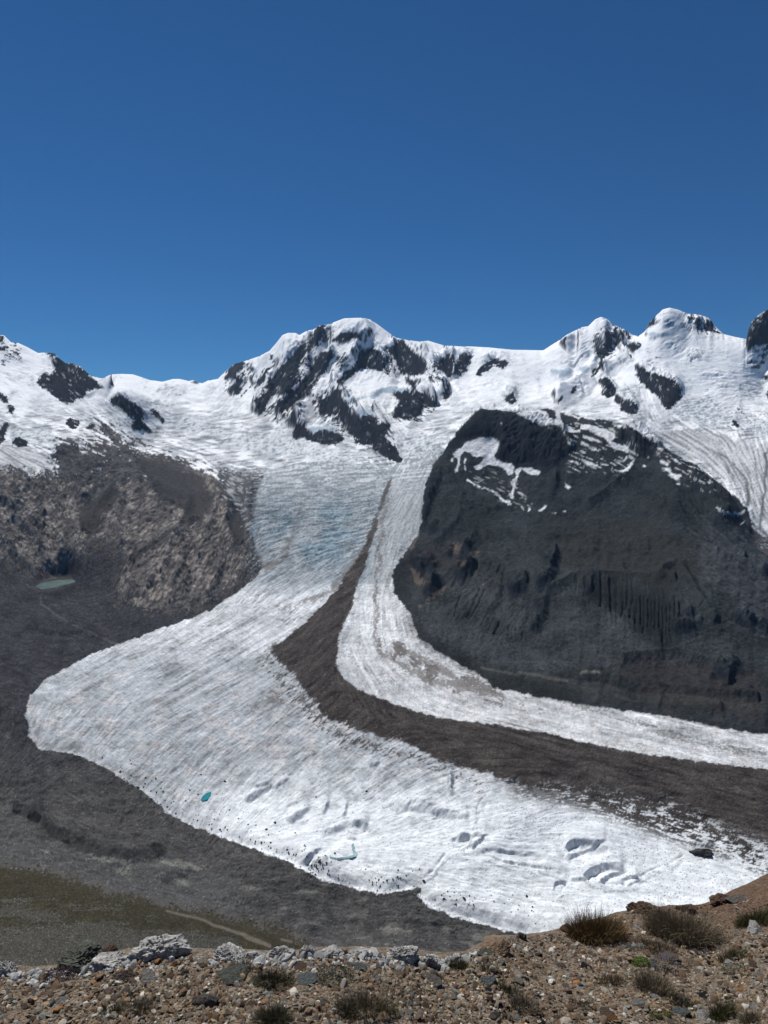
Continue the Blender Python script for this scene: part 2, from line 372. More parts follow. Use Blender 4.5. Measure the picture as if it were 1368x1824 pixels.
GLACIER = tr('P', '475 840 455 880 450 930 455 985 470 1010 440 1042 400 1070 350 1098 290 1118 200 1152 150 1172 100 1200 65 1225 48 1250 44 1280 55 1310 72 1336 120 1340 170 1358 215 1385 240 1400 270 1420 300 1450 350 1475 420 1500 470 1520 520 1538 560 1562 590 1572 640 1585 680 1592 700 1590 730 1585 752 1583 745 1600 760 1612 810 1635 860 1648 900 1658 960 1668 1050 1665 1200 1660 1368 1640 1688 1640 1688 1320 1368 1308 1300 1300 1230 1285 1150 1270 1080 1262 1010 1250 950 1240 880 1225 850 1200 813 1180 787 1164 765 1149 743 1131 733 1109 729 1091 711 1072 703 1058 700 1036 700 1014 711 996 729 977 743 955 749 944 751 895 761 851 773 827 793 798 770 790 740 800 715 822 690 838 640 824 570 818 520 826')
MORAINE = tr('P', '692 853 678 890 669 919 656 952 641 988 619 1018 605 1043 575 1076 553 1098 528 1124 495 1145 477 1160 515 1195 550 1240 582 1282 646 1304 735 1326 779 1355 855 1374 906 1393 957 1406 1027 1410 1071 1425 1134 1435 1198 1455 1249 1480 1293 1505 1344 1530 1368 1540 1688 1600 1688 1420 1368 1371 1261 1358 1103 1336 976 1307 881 1291 785 1279 709 1256 652 1234 614 1212 601 1190 599 1180 601 1149 608 1120 623 1091 630 1069 638 1036 649 1014 661 970 670 944 676 915 689 886 700 846')
MIX = tr('P', '890 1388 960 1400 1030 1402 1130 1420 1200 1430 1250 1455 1300 1480 1368 1505 1600 1560 1600 1600 1368 1562 1340 1556 1290 1532 1200 1503 1130 1478 1060 1450 990 1430 920 1420')
SLOPE = tr('P', '-320 820 0 835 60 842 91 846 95 813 105 790 149 793 175 802 202 790 182 765 170 748 215 770 253 803 310 817 360 837 400 850 440 850 458 870 452 900 447 930 455 985 460 1010 420 1050 350 1098 290 1118 200 1152 -320 1152')
VALLEY = tr('P', '-320 1000 0 1000 47 1020 84 1032 110 1018 157 990 172 965 210 990 216 1010 208 1058 219 1078 256 1085 365 1085 440 1035 457 1010 475 1010 600 1300 1000 1500 1000 1740 -320 1740')
HILLREG = HILL + tr('P', '1368 990 1688 1000 1688 1340 1368 1308 1300 1300 1230 1285 1150 1270 1080 1262 1010 1250 950 1240 880 1225 850 1200 813 1180 787 1164 765 1149 743 1131 733 1109 729 1091 711 1072 703 1058 700 1036 700 1014 711 996 729 977')
TAN = [tr('P', '205 864 256 853 281 886 333 908 311 941 256 970 234 996 212 985 172 952 175 915 201 893'),
       tr('P', '216 1010 300 963 365 926 384 890 402 900 420 974 449 985 457 1003 420 1036 365 1083 314 1087 256 1083 219 1076 208 1058'),
       tr('P', '-320 850 0 838 91 846 135 864 197 868 146 908 146 941 157 985 110 1014 84 1030 47 1018 0 992 -320 992'),
       tr('P', '330 835 400 855 402 885 385 890 330 850')]
MEADOW = tr('P', '-320 1510 0 1542 75 1550 140 1567 200 1592 250 1602 320 1615 380 1627 450 1642 500 1655 540 1672 570 1720 600 1850 -320 1850')
MARGIN = [tr('P', '385 832 430 836 460 844 482 840 476 880 466 930 462 985 478 1008 440 1045 446 1000 436 930 426 900 398 880 392 850')]
SLOPESCREE = [tr('Z4', '640 60 800 100 920 130 1000 200 1030 330 960 400 880 430 700 560 620 620 640 570 760 490 860 430 915 350 840 320 770 290 740 220 690 160'), tr('Z4', '540 235 580 240 560 330 490 380 470 470 430 480 380 400 360 340 450 300'), tr('Z4', '1090 180 1230 180 1240 240 1180 300 1210 400 1190 520 1150 520 1110 420 1150 350 1080 300')]
SCREEPATCH = [tr('P', '0 1608 60 1612 140 1622 120 1640 40 1640 -100 1640 -100 1610'), tr('P', '-320 1655 80 1650 200 1655 400 1662 300 1675 390 1700 0 1760 -320 1760'), tr('P', '0 1590 60 1592 60 1600 0 1600')]
ICEFALL = [tr(*q) for q in [
 ('ZC', '100 1000 250 1000 400 1020 560 1030 590 1120 500 1140 300 1100 120 1120'), ('Z1', '700 520 880 520 960 545 900 570 780 560'),
 ('Z1', '900 620 1000 600 1100 620 1150 660 1220 700 1220 735 1150 700 1050 690 950 680 890 650'), ('Z1', '600 640 700 650 740 690 700 740 640 690'),
 ('Z1', '830 450 960 430 1010 470 960 500 880 500'), ('Z1', '1110 440 1180 450 1160 490 1080 480'), ('Z1', '1200 740 1368 720 1368 800 1240 780'),
 ('Z2', '60 740 200 690 350 680 480 740 600 760 750 790 830 830 700 850 500 830 300 800 150 790'), ('Z2', '0 590 120 580 200 600 100 625 0 620'),
 ('Z2', '920 720 1050 700 1200 720 1250 740 1180 850 1100 900 1010 900 1000 800'), ('Z2', '340 630 420 620 440 650 380 660'),
 ('Z3', '950 480 1000 450 1100 450 1200 490 1230 540 1190 570 1080 555 980 530 940 510'), ('Z3', '1200 420 1260 370 1368 380 1368 450 1280 440 1240 470'),
 ('Z3', '630 340 680 290 760 265 775 290 700 305 660 350'), ('Z3', '700 400 790 380 812 420 800 490 760 450 700 430'),
 ('Z3', '1010 245 1060 245 1140 265 1100 280 1050 270'), ('Z3', '1150 380 1190 380 1200 410 1160 410'), ('Z3', '0 480 80 480 100 490 0 530'),
 ('Z3', '170 410 220 390 300 380 300 410 250 470 290 480 270 490 200 470'), ('Z3', '200 340 300 335 380 330 300 345 210 360'),
 ('ZC', '110 460 190 440 240 460 200 500 130 490'), ('ZC', '300 460 380 430 400 540 420 600 350 560 280 510'), ('ZC', '80 600 130 580 180 620 140 670 80 650'), ('ZC', '470 330 530 330 540 410 480 360'),
 ('ZC', '1090 900 1300 880 1368 960 1368 1100 1230 1050 1150 960'), ('ZC', '0 400 80 405 0 435'),
 ('ZE', '430 870 510 880 480 940 430 930'), ('ZE', '420 960 470 970 470 1040 420 1060'), ('ZE', '1100 1330 1368 1300 1368 1440 1150 1400')]]
GREYICE = [tr('Z6', '930 140 1100 130 1368 190 2000 240 2000 560 1368 540 1340 520 1300 490 1300 400 1270 350 1190 300 1100 240 1000 190'),
           tr('P', '-320 800 0 800 50 800 95 812 92 845 0 835 -320 835'), tr('P', '402 838 440 838 455 850 452 868 430 885 400 890 398 860')]
ICECLIFF = [tr('ZB', q) for q in ['60 160 180 150 280 190 230 240 150 195 60 215', '35 470 180 420 190 460 140 540 100 560', '470 380 560 330 650 270 650 300 600 360 520 410',
  '330 910 430 840 560 800 700 800 840 830 800 860 640 880 500 870 400 950', '170 1090 300 1040 440 1080 430 1130 250 1130 180 1170', '1090 480 1200 400 1300 380 1368 400 1420 470 1368 470 1240 430 1130 520 1110 600 1030 560 1020 520 1080 560',
  '80 940 200 920 330 910 300 940 200 990 90 1010']] + [tr('ZA', q) for q in ['280 550 350 600 340 650 290 640 260 600', '690 270 750 260 740 310 690 300', '1010 840 1110 810 1110 850 1010 880', '910 510 970 490 960 550 920 560', '730 390 820 370 760 430', '900 1280 1060 1240 1200 1240 1280 1290 1240 1340 1180 1280 1060 1290 980 1340 900 1320']] + \
  [tr('ZD', q) for q in ['570 360 620 400 700 390 690 430 620 450 570 430', '180 680 300 640 340 680 280 740 200 740', '400 640 510 630 500 700 430 700', '430 480 540 470 540 500 440 510', '100 670 180 660 180 700 100 700']] + [tr('ZE', '0 370 60 340 180 340 270 330 180 380 60 375'), tr('ZC', '850 640 980 600 940 650 880 670'), tr('ZC', '0 300 60 290 40 330 0 330')]
CLIFF = [tr('H1', q) for q in ['650 30 760 40 890 70 960 110 1100 165 1250 210 1250 280 1330 350 1300 400 1220 440 1160 490 1080 490 960 450 900 460 830 430 750 420 770 350 780 290 740 240 650 240 560 270 460 310 400 330 390 280 470 180 590 90', '280 490 340 500 360 560 340 640 300 700 270 800 240 890 200 910 205 700 240 580',
 '250 900 330 890 320 940 270 950', '1165 520 1200 560 1190 680 1160 660']] + [tr('H2', q) for q in ['810 540 890 540 890 590 850 635 815 600', '280 230 380 190 480 230 580 330 590 400 500 400 440 390 380 380 350 310 280 300', '940 840 1050 850 1170 880 1100 905 1020 890', '650 680 700 760 770 870 740 860 680 770', '700 930 850 1000 820 990 720 960', '340 150 420 180 560 300 700 390 640 370 500 280 400 200']] + \
 [tr('H3', q) for q in ['385 90 435 90 430 145 400 150', '830 320 900 300 985 305 980 360 900 430 840 420', '1030 260 1100 250 1165 200 1175 110 1195 130 1180 200 1150 300 1110 400 1050 400', '1010 460 1060 440 1090 520 1070 540', '1020 590 1060 640 1030 690 1005 660', '110 130 230 120 320 200 300 260 240 220 180 300 150 220', '240 340 330 330 340 380 260 440 220 420',
 '430 260 560 170 600 200 560 300 470 320', '1060 100 1170 90 1160 130 1080 140', '800 60 840 130 860 180 820 140', '180 260 230 270 220 310 190 300', '950 590 970 590 965 650 950 650', '500 100 590 80 540 140 480 150']] + \
 [tr('H4', q) for q in ['1100 570 1200 640 1270 690 1240 640 1180 590', '1190 570 1340 660 1368 650 1260 590', '1280 240 1368 270 1368 240', '1110 420 1170 445 1150 452', '840 590 890 600 890 640 850 610', '760 510 830 560 800 590 770 560', '650 640 720 620 830 650 820 690 700 690', '1020 1045 1130 1050 1080 1078', '1060 1150 1150 1112 1260 1130 1240 1160 1130 1140', '920 1000 990 1020 950 1038',
 '420 105 510 98 490 122', '520 290 600 260 680 235 580 302', '510 775 640 778 590 803', '20 330 80 320 110 400 60 420', '260 170 330 290 300 280', '940 940 1040 940 1150 930 1160 990 1020 1000']]
FGROOVE = [(tr('H4', q), w) for q, w in [('150 300 152 400 150 512', 2.2), ('215 330 225 430 222 545', 2.4), ('262 330 265 420 268 500', 1.2), ('340 400 345 470 330 520', 1.6), ('375 470 372 520 362 590', 1.4), ('410 470 412 560 400 630', 1.2), ('440 430 445 560 440 640', 1.8), ('465 430 468 580 460 705', 1.8), ('495 450 498 560 492 660', 1.2), ('515 470 522 560 515 640', 1.8), ('545 470 548 580 545 650', 1.4),
 ('575 480 580 600 575 660', 1.8), ('600 490 604 620 600 790', 1.8), ('628 500 632 600 628 700', 1.4), ('655 500 660 600 650 690', 1.8), ('690 430 692 520 686 640', 1.4), ('725 480 730 560 720 650', 2.4), ('745 560 745 640 735 660', 2.0), ('30 330 40 380 36 400', 2.4), ('90 340 95 380 92 420', 2.0), ('40 470 42 520 50 570', .8), ('70 470 72 520 68 560', .8), ('310 470 312 520 300 580', 1.2)]] + \
 [(tr('H3', q), w) for q, w in [('520 220 480 300 430 380', 1.6), ('560 260 530 330 500 380', 1.4), ('640 380 590 480 540 590', 1.2), ('670 400 620 500 560 600', .9), ('500 430 470 500 450 590', 1.2), ('690 560 660 620 640 650', .8), ('740 590 720 640 700 680', .8), ('780 620 760 670 735 710', 1.3), ('850 650 845 690 850 730', .9), ('875 650 870 700 865 740', 1.1), ('900 660 895 700 892 730', .9), ('950 680 950 740', .8), ('620 190 600 260 570 310', 1.6), ('780 210 760 270', 1.8), ('820 230 800 300', 1.8), ('720 190 700 240', 1.4)]]
RIGHTROCK = [tr('P', '1250 940 1368 950 1500 960 1500 1120 1368 1120 1310 1080 1260 1040 1230 990')]
PEB = [tr('H3', q) for q in ['440 40 500 30 500 80 470 120 440 90', '560 130 630 80 620 110 580 160', '240 440 330 360 420 320 300 440 250 465', '620 350 645 320 650 340 625 370', '130 200 200 250 240 330 180 340 130 260', '480 180 560 140 520 190']]
FLUTE = [tr('Z6', '660 690 880 700 1060 740 1130 830 1080 880 1000 930 900 900 850 850 700 800 640 740'), tr('Z6', '200 640 330 590 400 640 480 760 500 870 420 900 300 860 200 800')]
OLIVE = [tr('Z6', '580 540 720 470 900 470 1050 520 1150 600 1050 690 900 690 700 660 600 640')]
RUST = [tr('Z6', '800 1000 950 960 1100 980 1200 1000 1368 1050 1368 1200 1100 1150 900 1110'), tr('Z6', '60 560 240 540 300 600 180 650 100 720')]
ROCKSNOW = [tr('ZC', '800 1090 960 1060 1100 1080 1170 1170 1000 1210 850 1170'), tr('Z6', '600 60 850 120 890 200 880 260 820 290 640 290 650 200'), tr('Z6', '950 190 1060 240 1180 300 1190 350 1130 330 1000 310'), tr('Z4', '560 0 700 60 900 110 1000 150 900 160 700 110 600 60'), tr('Z6', '250 270 420 290 520 420 430 410 300 340')]
POND = [tr('Z7', '715 612 722 600 735 588 752 584 750 598 738 612 722 618'), tr('ZF', '510 482 545 492 600 488 632 474 622 455 618 430 632 414 634 440 648 468 640 484 600 496 550 500')]
LAKE = tr('Z4', '172 722 200 708 280 692 355 690 372 700 330 714 260 730 200 738')

def prof(poly, key=0):
    P = np.array(poly); return P[:, 0], P[:, 1]

BANKS = [tr('L5', q) for q in ['60 325 110 335 105 360 75 350', '130 382 180 350 200 332 238 360 242 425 200 402 160 384', '340 522 370 498 420 508 418 538 370 528', '700 550 830 545 900 568 1000 600 900 596 740 585', '240 430 400 470 480 520 500 585 430 545 300 515', '690 380 715 370 700 430 682 430', '1130 520 1180 520 1170 545 1135 540', '20 630 130 645 120 655 30 640', '560 770 660 830 640 838 560 800', '1080 905 1230 925 1235 945 1100 925', '940 700 1060 690 1100 720 960 760 860 760']] + [tr('P', q) for q in ['0 1262 40 1268 55 1310 40 1312 0 1290', '60 1110 130 1108 160 1125 120 1135 70 1128', '0 1385 60 1400 60 1410 0 1398', '940 1235 1100 1262 1368 1300 1368 1308 1100 1272 940 1245', '1280 1195 1330 1195 1350 1205 1300 1208', '740 1135 790 1166 850 1196 900 1222 880 1222 800 1184 745 1150',
  '620 1640 720 1636 800 1650 740 1656 660 1650', '360 1600 440 1604 520 1620 440 1616']]
ROCK2 = [tr(*q) for q in [('ZA', '100 540 240 510 330 640 250 800 160 900 60 900 0 700'), ('ZA', '440 640 560 480 600 480 540 600 400 800 330 840'), ('ZA', '850 340 1000 170 1200 100 1250 100 1100 300 1000 430 880 640 820 660'),
  ('ZB', '560 360 700 480 760 680 600 640 480 640 500 430'), ('ZB', '1000 500 1120 520 1260 820 1160 760 1000 640'), ('Z2', '540 480 700 440 760 600 900 640 1010 850 850 770 690 690 600 620 550 600'),
  ('Z3', '590 180 680 110 760 170 700 230 660 260 600 240'), ('ZC', '0 100 60 120 100 200 60 330 0 330'), ('ZC', '120 180 220 200 200 300 110 260'), ('ZB', '-200 480 100 420 160 560 40 600 -200 600'), ('ZA', '820 380 1000 420 960 640 850 700'), ('Z2', '200 560 330 480 480 560 440 660 330 620'),
  ('ZE', '400 120 760 160 780 300 600 320 450 300'), ('ZB', '650 860 900 820 1120 980 900 1180 620 1160')]]
# ------------------------------------------------------------------ relief
print('grid', S2.shape)
T = base_T(S2, LY)
z = T * Y2
X2 = S2 * Y2
u0, v0 = proj(S2, T)

R_rock = region(ROCKS)
R_hill = region([HILLREG])
R_gl = region([GLACIER])
R_mor = region([MORAINE])
R_tan = region(TAN)
R_slope = region([SLOPE]); fill(R_slope, VALLEY, 0.0)
R_icef = region(ICEFALL, br=4)
R_cliff = region(CLIFF)
R_meadow = region([MEADOW])
R_val = region([VALLEY]); fill(R_val, MEADOW, 0.0)
R_icecliff = region(ICECLIFF, br=1)

rk = samp(blur(R_rock, 5), u0, v0)
hl = samp(blur(R_hill, 6), u0, v0)
gl = samp(blur(R_gl, 4), u0, v0)
gl_in = samp(blur(R_gl, 14), u0, v0)
mo = samp(blur(R_mor, 7), u0, v0)
tn = samp(blur(R_tan, 8), u0, v0)
sl = samp(blur(R_slope, 8), u0, v0)
icf = samp(blur(R_icef, 3), u0, v0)
clf = samp(blur(R_cliff, 6), u0, v0)
mea = samp(blur(R_meadow, 4), u0, v0)
far = sstep(4200, 5200, Y2)
va = samp(blur(R_val, 8), u0, v0)

def tent(lines, w, blurw):
    """ridge lines as a soft-edged crest map 0..1"""
    R = np.zeros((RH, RW), np.float32)
    for ww, a in ((w, .25), (w * .66, .5), (w * .4, .75), (max(1, w * .15), 1.0)):
        Q = np.zeros_like(R)
        for l in lines:
            stroke(Q, l, ww)
        R = np.maximum(R, Q * a)
    return blur(R, blurw)

RIBS_BIG = [tr('Z2', '800 130 820 200 740 330 640 430 560 500 480 600 430 680'), tr('Z2', '975 183 1080 260 1150 350 1230 500'), tr('Z2', '640 430 640 520 700 640 850 760 1000 850'),
            tr('P', '102 635 130 647 172 675 200 690'), tr('ZD', '730 180 760 300 700 420 640 600 520 740 400 850 160 1010'), tr('ZD', '850 450 640 620')]
RIBS_SMALL = [tr('Z2', '540 140 440 260 240 500 210 580'), tr('Z2', '620 110 500 300 460 470 340 600'), tr('Z2', '360 170 300 260 200 400'), tr('Z2', '240 290 160 380 90 490'), tr('Z2', '640 250 600 350 480 560'),
              tr('Z2', '830 240 780 300 750 350'), tr('Z2', '1040 420 1100 500 1190 550'), tr('Z2', '740 620 850 760'), tr('Z2', '860 620 920 720 1000 850'), tr('ZC', '860 860 1110 980 1240 1160'),
              tr('ZB', '1240 430 1300 700'), tr('ZD', '880 290 800 380'), tr('ZD', '390 250 250 420'), tr('ZD', '900 520 640 740')]
big = samp(tent(RIBS_BIG, 20, 2), u0 + 3 * fbm(X2 / 200, Y2 / 200, 3, 31), v0) * far
small = samp(tent(RIBS_SMALL, 10, 1), u0 + 3 * fbm(X2 / 200, Y2 / 200, 3, 32), v0) * far

# shelves: an ice cliff is the steep front of a step, so lift what lies above it
def shelf(polys, up, falloff):
    R = np.zeros((RH, RW), np.float32)
    for p in polys:
        P = np.array(p); x0, x1 = P[:, 0].min(), P[:, 0].max(); yb = P[:, 1].max(); yt = P[:, 1].min()
        fill(R, [(x0, yt - falloff), (x1, yt - falloff), (x1, yb), (x0, yb)])
    return blur(R, 2)

# ledges and walls: going uphill, wall pixels gain height and the ground between them levels out again
_gy, _gx = np.mgrid[520:1740, 0:RW].astype(np.float32)
_st = fbm(_gx / 34, (_gy - .25 * _gx) / 9, 4, 901); _st2 = fbm((_gx + .5 * _gy) / 14, (_gy - .3 * _gx) / 12, 4, 902)
def rough_mask(R, br, amp, thr=.5):
    return (blur(R, br)[520:1740] + amp * _st2 > thr).astype(np.float32)
W = .62 * rough_mask(R_rock, 3, .5) + .30 * rough_mask(region(ROCK2), 6, 1.2, .75)
W = np.maximum(W, .70 * rough_mask(R_cliff, 2, .5)); W = np.maximum(W, .75 * rough_mask(region(BANKS), 2, .35))
W = np.maximum(W, .8 * rough_mask(R_icecliff, 1, .2))
ICEWALL = [tr('ZG', q) for q in ['385 522 400 478 480 448 560 422 600 432 520 455 440 490 412 528', '540 622 600 578 660 552 672 580 610 608 560 642', '680 642 740 612 742 634 690 656', '120 520 300 556 380 586 300 566 120 532', '410 600 520 600 560 640 500 625 420 612']] + \
 [tr('ZF', q) for q in ['840 262 950 244 1100 288 1190 310 1180 334 1050 312 900 278', '1180 470 1240 408 1300 398 1250 432 1210 482', '610 342 680 328 702 372 650 362', '360 522 450 478 482 468 400 532', '290 332 400 262 412 282 330 352', '90 232 140 180 230 152 200 188 120 242', '560 410 630 408 640 425 600 420', '1130 400 1190 395 1185 420 1140 425', '470 300 500 235 510 240 485 310', '570 330 590 250 598 252 582 335', '1085 100 1105 110 1110 200 1090 200', '700 60 760 50 740 80 700 90', '240 160 320 120 310 140 250 185']]
W[685 - 520:800 - 520, 195 + PAD:285 + PAD] *= .3
W = np.maximum(W, 1.05 * rough_mask(region(ICEWALL), 2, .6))
soft_ = 1 - blur(region([FLUTE[0]]), 8)[520:1740]
W = np.maximum(W, .40 * blur(R_hill, 4)[520:1740] * (.6 * _st + .9 * _st2 > .26) * soft_ * (_gy > 745))
W = np.maximum(W, .50 * blur(R_slope, 4)[520:1740] * (_st2 + .4 * _st > .10) * (1 - .9 * blur(region(SLOPESCREE), 4)[520:1740]))
W = np.maximum(W, .24 * blur(R_val, 4)[520:1740] * (_st > .24) * (_gy > 1180))
HUP = np.zeros((RH, RW), np.float32); acc = np.zeros(RW, np.float32)
for _y in range(1739, 519, -1):
    acc = (.5 * acc + .25 * np.roll(acc, 1) + .25 * np.roll(acc, -1)) * .955 + W[_y - 520]
    HUP[_y] = acc
del _gy, _gx
_c = np.cumsum(np.pad(HUP, ((0, 0), (2, 2)), 'edge'), axis=1, dtype=np.float32)
HUP[:, 1:] = (_c[:, 4:] - _c[:, :-4])[:, :RW - 1] / 4
hup = np.zeros_like(z)
for _k in range(4):
    hup = .5 * hup + .5 * samp(HUP, u0, v0 - hup)
z = z + np.where((Y2 > 400), hup, 0) * (Y2 / FPX)
rough = fbm(X2 / 420, Y2 / 420, 6, 3)
rid = ridged(X2 / 330, Y2 / 330, 6, 11)
rid2 = ridged(X2 / 90, Y2 / 120, 5, 23)
fine = fbm(X2 / 36, Y2 / 36, 4, 41)
gull = ridged(X2 / 60 + fbm(X2 / 150, Y2 / 150, 2, 5), Y2 / 420, 4, 77)

# oriented noise for flow lines (angle in photo degrees, 0 = level, positive = falling to the right)
ANG = '''320 1400 -58;380 1440 -58;350 1370 -52;430 1460 -50;70 1290 -85;190 1290 -65;150 1255 -45;60 1280 -55;120 1230 -25;250 1170 -22;400 1110 -27;520 1030 -40;100 1320 -25;200 1300 -28;300 1250 -25;450 1200 -28;560 1120 -40;300 1380 -38;400 1330 -35;500 1270 -38;400 1430 -42;500 1400 -40;600 1340 -38
650 1380 -40;700 1420 -35;800 1450 -25;600 1480 -10;450 1490 12;600 1550 14;750 1560 12;900 1620 12;1000 1620 5;850 1530 10;950 1450 -12;1100 1520 20;1250 1560 12;1000 1540 10;480 900 -5;560 880 6;520 950 -12;600 950 -8;500 1000 -20;600 1030 -30;640 900 -10
680 1000 -75;660 1100 90;690 1100 80;700 1180 40;650 1190 60;800 1240 22;950 1270 15;1100 1300 12;1300 1330 9;720 900 -65;750 860 -60;1300 800 55;1330 880 70;1240 770 30;1360 800 80
430 690 -52;480 680 -52;540 660 -50;600 620 -50;560 720 -50;640 650 -50;690 680 -60;720 640 60;760 660 60;740 720 20;650 740 60;690 780 50;1040 610 -30;1060 660 -40;1110 600 50;1090 660 -40;1130 640 -30;1180 660 45;1200 590 -40;1250 590 70;1150 700 75;120 660 45;140 690 40;60 640 20;230 730 45
300 700 5;300 760 5;450 770 5;600 790 8;850 660 10;900 640 0;900 700 -15;1000 700 -10;1280 640 5;1280 700 -10;60 700 15;100 760 15;780 740 -20;720 790 -50
850 780 -40;950 800 -30;1000 820 5;900 900 20;1000 950 12;1150 960 10;1250 900 35;1300 1000 30;1150 1100 85;850 1100 -60;1000 1200 10;1250 1150 25;1300 1230 8;800 1000 -50;760 930 80;1100 760 12;1050 850 15
60 900 50;60 960 45;250 900 -30;300 1020 -60;400 950 -50;400 1020 -65;250 1050 -70;150 900 -60;300 850 35;380 870 40;100 1100 10;60 1200 20;150 1420 25;300 1520 20;600 1620 15;100 1560 8;300 1650 15'''
AP = np.array([[float(q) for q in r.split()] for r in ANG.replace('\n', ';').split(';')])
gu, gv = np.meshgrid(np.arange(-PAD, 1368 + PAD, 16), np.arange(0, RH, 16))
d2 = (gu[..., None] - AP[:, 0]) ** 2 + (gv[..., None] - AP[:, 1]) ** 2 + 400
wgt = 1 / d2 ** 1.6
a2 = np.radians(AP[:, 2]) * 2
ANG_F = 0.5 * np.arctan2((wgt * np.sin(a2)).sum(-1), (wgt * np.cos(a2)).sum(-1))
def ang_at(u, v):
    x = np.clip((u + PAD) / 16, 0, gu.shape[1] - 1).astype(int); y = np.clip(v / 16, 0, gu.shape[0] - 1).astype(int)
    return ANG_F[y, x]
def oriented(u, v, ang, along, across, seed, octv=3, K=12):
    """noise stretched along a direction that turns from place to place; ang in radians mod pi"""
    out = np.zeros(u.shape, np.float32); wsum = np.zeros(u.shape, np.float32)
    for k in range(K):
        a = math.pi * k / K
        w = np.maximum(0, 1 - np.abs((ang - a + math.pi / 2) % math.pi - math.pi / 2) / (math.pi / K)).astype(np.float32)
        m = w > 0
        if not m.any():
            continue
        c, s = math.cos(a), math.sin(a)
        uu, vv = u[m], v[m]
        n = fbm((uu * c + vv * s) / along, (-uu * s + vv * c) / across, octv, seed + 100 * k)
        out[m] += w[m] * n; wsum[m] += w[m] * w[m]
    return out / np.sqrt(np.maximum(wsum, 1e-3))
# relief that follows the grain of each slope
mpp = Y2 / FPX
og = np.zeros_like(z); og2 = np.zeros_like(z)
mo_ = (Y2 > 300) & (v0 < 1720)
angw = ang_at(u0 + 14 * rough, v0 + 10 * fine)
og[mo_] = oriented(u0[mo_], v0[mo_], angw[mo_], 46, 8, 2500, 4)
og2[mo_] = oriented(u0[mo_], v0[mo_], angw[mo_], 13, 2.6, 2700, 3)
ogr = 1 - 2.4 * np.abs(og)
n_pat = fbm(u0 / 60, v0 / 40, 3, 777)
z = z + far * (rk * (26 * rid + 14 * rid2 + 7 * fine) + (1 - rk) * (12 * rough + 5 * rid))
z = z + far * mpp * (rk * (4.2 * ogr + 4.2 * og2) + (1 - rk) * (2.6 * ogr + 1.3 * og2) * (.35 + 1.3 * sstep(-.05, .35, n_pat)))
z = z + big * 115 + small * 85
# high snow: crevasse steps
crev = ridged(X2 / 160 + 0.7 * rough, Y2 / 46, 4, 91)
z = z + far * (1 - rk) * (2.0 * crev) + icf * (11 * ridged(X2 / 70 + rough, Y2 / 40, 4, 92) + 4 * fine) * sstep(2500, 3500, Y2)
# near hill and side slopes
hillm = hl * (1 - far) * (1 - .75 * np.exp(-((LY - np.log(np.interp(684 + FPX * S2, [q[0] for q in HILLY], [q[1] for q in HILLY]))) / .05) ** 2))
fl1_ = samp(blur(region([FLUTE[0]]), 9), u0, v0); fl2_ = samp(blur(region([FLUTE[1]]), 9), u0, v0) * .6
z = z + hillm * (16 * rid * sstep(1500, 2300, Y2) + 8 * rid2 * (0.35 + clf) + 2.2 * fine + 12 * rough * sstep(1400, 2000, Y2) + mpp * (1.6 * ogr + .9 * og2 + 3.2 * ridged(u0 / 30 + .5 * n_pat, v0 / 17, 5, 882)) * (.55 + clf) * (1 - .8 * np.maximum(fl1_, fl2_)))
z = z + hillm * clf * (14 * rid2 + 8 * ridged(X2 / 40, Y2 / 60, 4, 55) + 8 * gull)
fl1 = samp(blur(region([FLUTE[0]]), 9), u0, v0); fl2 = samp(blur(region([FLUTE[1]]), 9), u0, v0)
wob = fbm(X2 / 90, Y2 / 200, 3, 8)
# a fluted wall: run-out ribs down the slope
arc = (X2 - 560) - 0.55 * (Y2 - 1750)
grv = samp(region([], FGROOVE, br=1), u0 + 1.5 * fbm(u0 / 9, v0 / 9, 2, 883), v0)
z = z - hl * (1 - far) * grv * 10.0
z = z + hillm * fl1 * 4.0 * ridged((X2 - 0.30 * (Y2 - 1750)) / 12 + 0.45 * wob, Y2 / 900, 2, 61, gain=.35)
z = z + hillm * fl2 * 3.0 * ridged((X2 * 0.9 - 0.55 * (Y2 - 1900)) / 24 + 0.3 * wob, Y2 / 900, 2, 62, gain=.35)
R_ss = region(SLOPESCREE)
slm = np.clip(sl, 0, 1) * (1 - far) * (1 - gl) * (1 - .85 * samp(blur(R_ss, 4), u0, v0))
z = z + slm * mpp * (2.0 * ogr + 1.0 * og2 + 3.0 * ridged(u0 / 34 + .6 * n_pat, v0 / 22, 5, 880))
z = z + slm * (12 * rid * sstep(1900, 2400, Y2) + 9 * rid2 + 5 * ridged(X2 / 30, Y2 / 40, 4, 56) + 2.5 * fine)
z = z + slm * tn * (9 * ridged((X2 + 0.6 * Y2) / 60, (Y2 - 0.6 * X2) / 160, 4, 57) + 4 * ridged(X2 / 22, Y2 / 22, 3, 58))
midm = (1 - far) * sstep(250, 420, Y2)
near_deb = midm * (1 - gl) * (1 - sl) * (1 - hl) * (1 - mea)
z = z + near_deb * mpp * (2.0 * ogr + 1.2 * og2) * sstep(1150, 1400, v0)
z = z + near_deb * (9 * fbm(X2 / 110, Y2 / 110, 4, 70) * (1 - sstep(1300, 1900, Y2) * .6) + 2.6 * ridged(X2 / 34, Y2 / 40, 4, 71) + 0.8 * fbm(X2 / 7, Y2 / 7, 3, 72))
z = z + mea * midm * (3.0 * fbm(X2 / 60, Y2 / 60, 4, 74) + 0.9 * ridged(X2 / 14, Y2 / 14, 3, 75))
# glacier: convex body, moraine crest, flow ridges and crevasses
glm = gl * midm
z = z + glm * (9 * sstep(0.5, 1.0, gl_in) + 4 * fbm(X2 / 130, Y2 / 130, 3, 80))
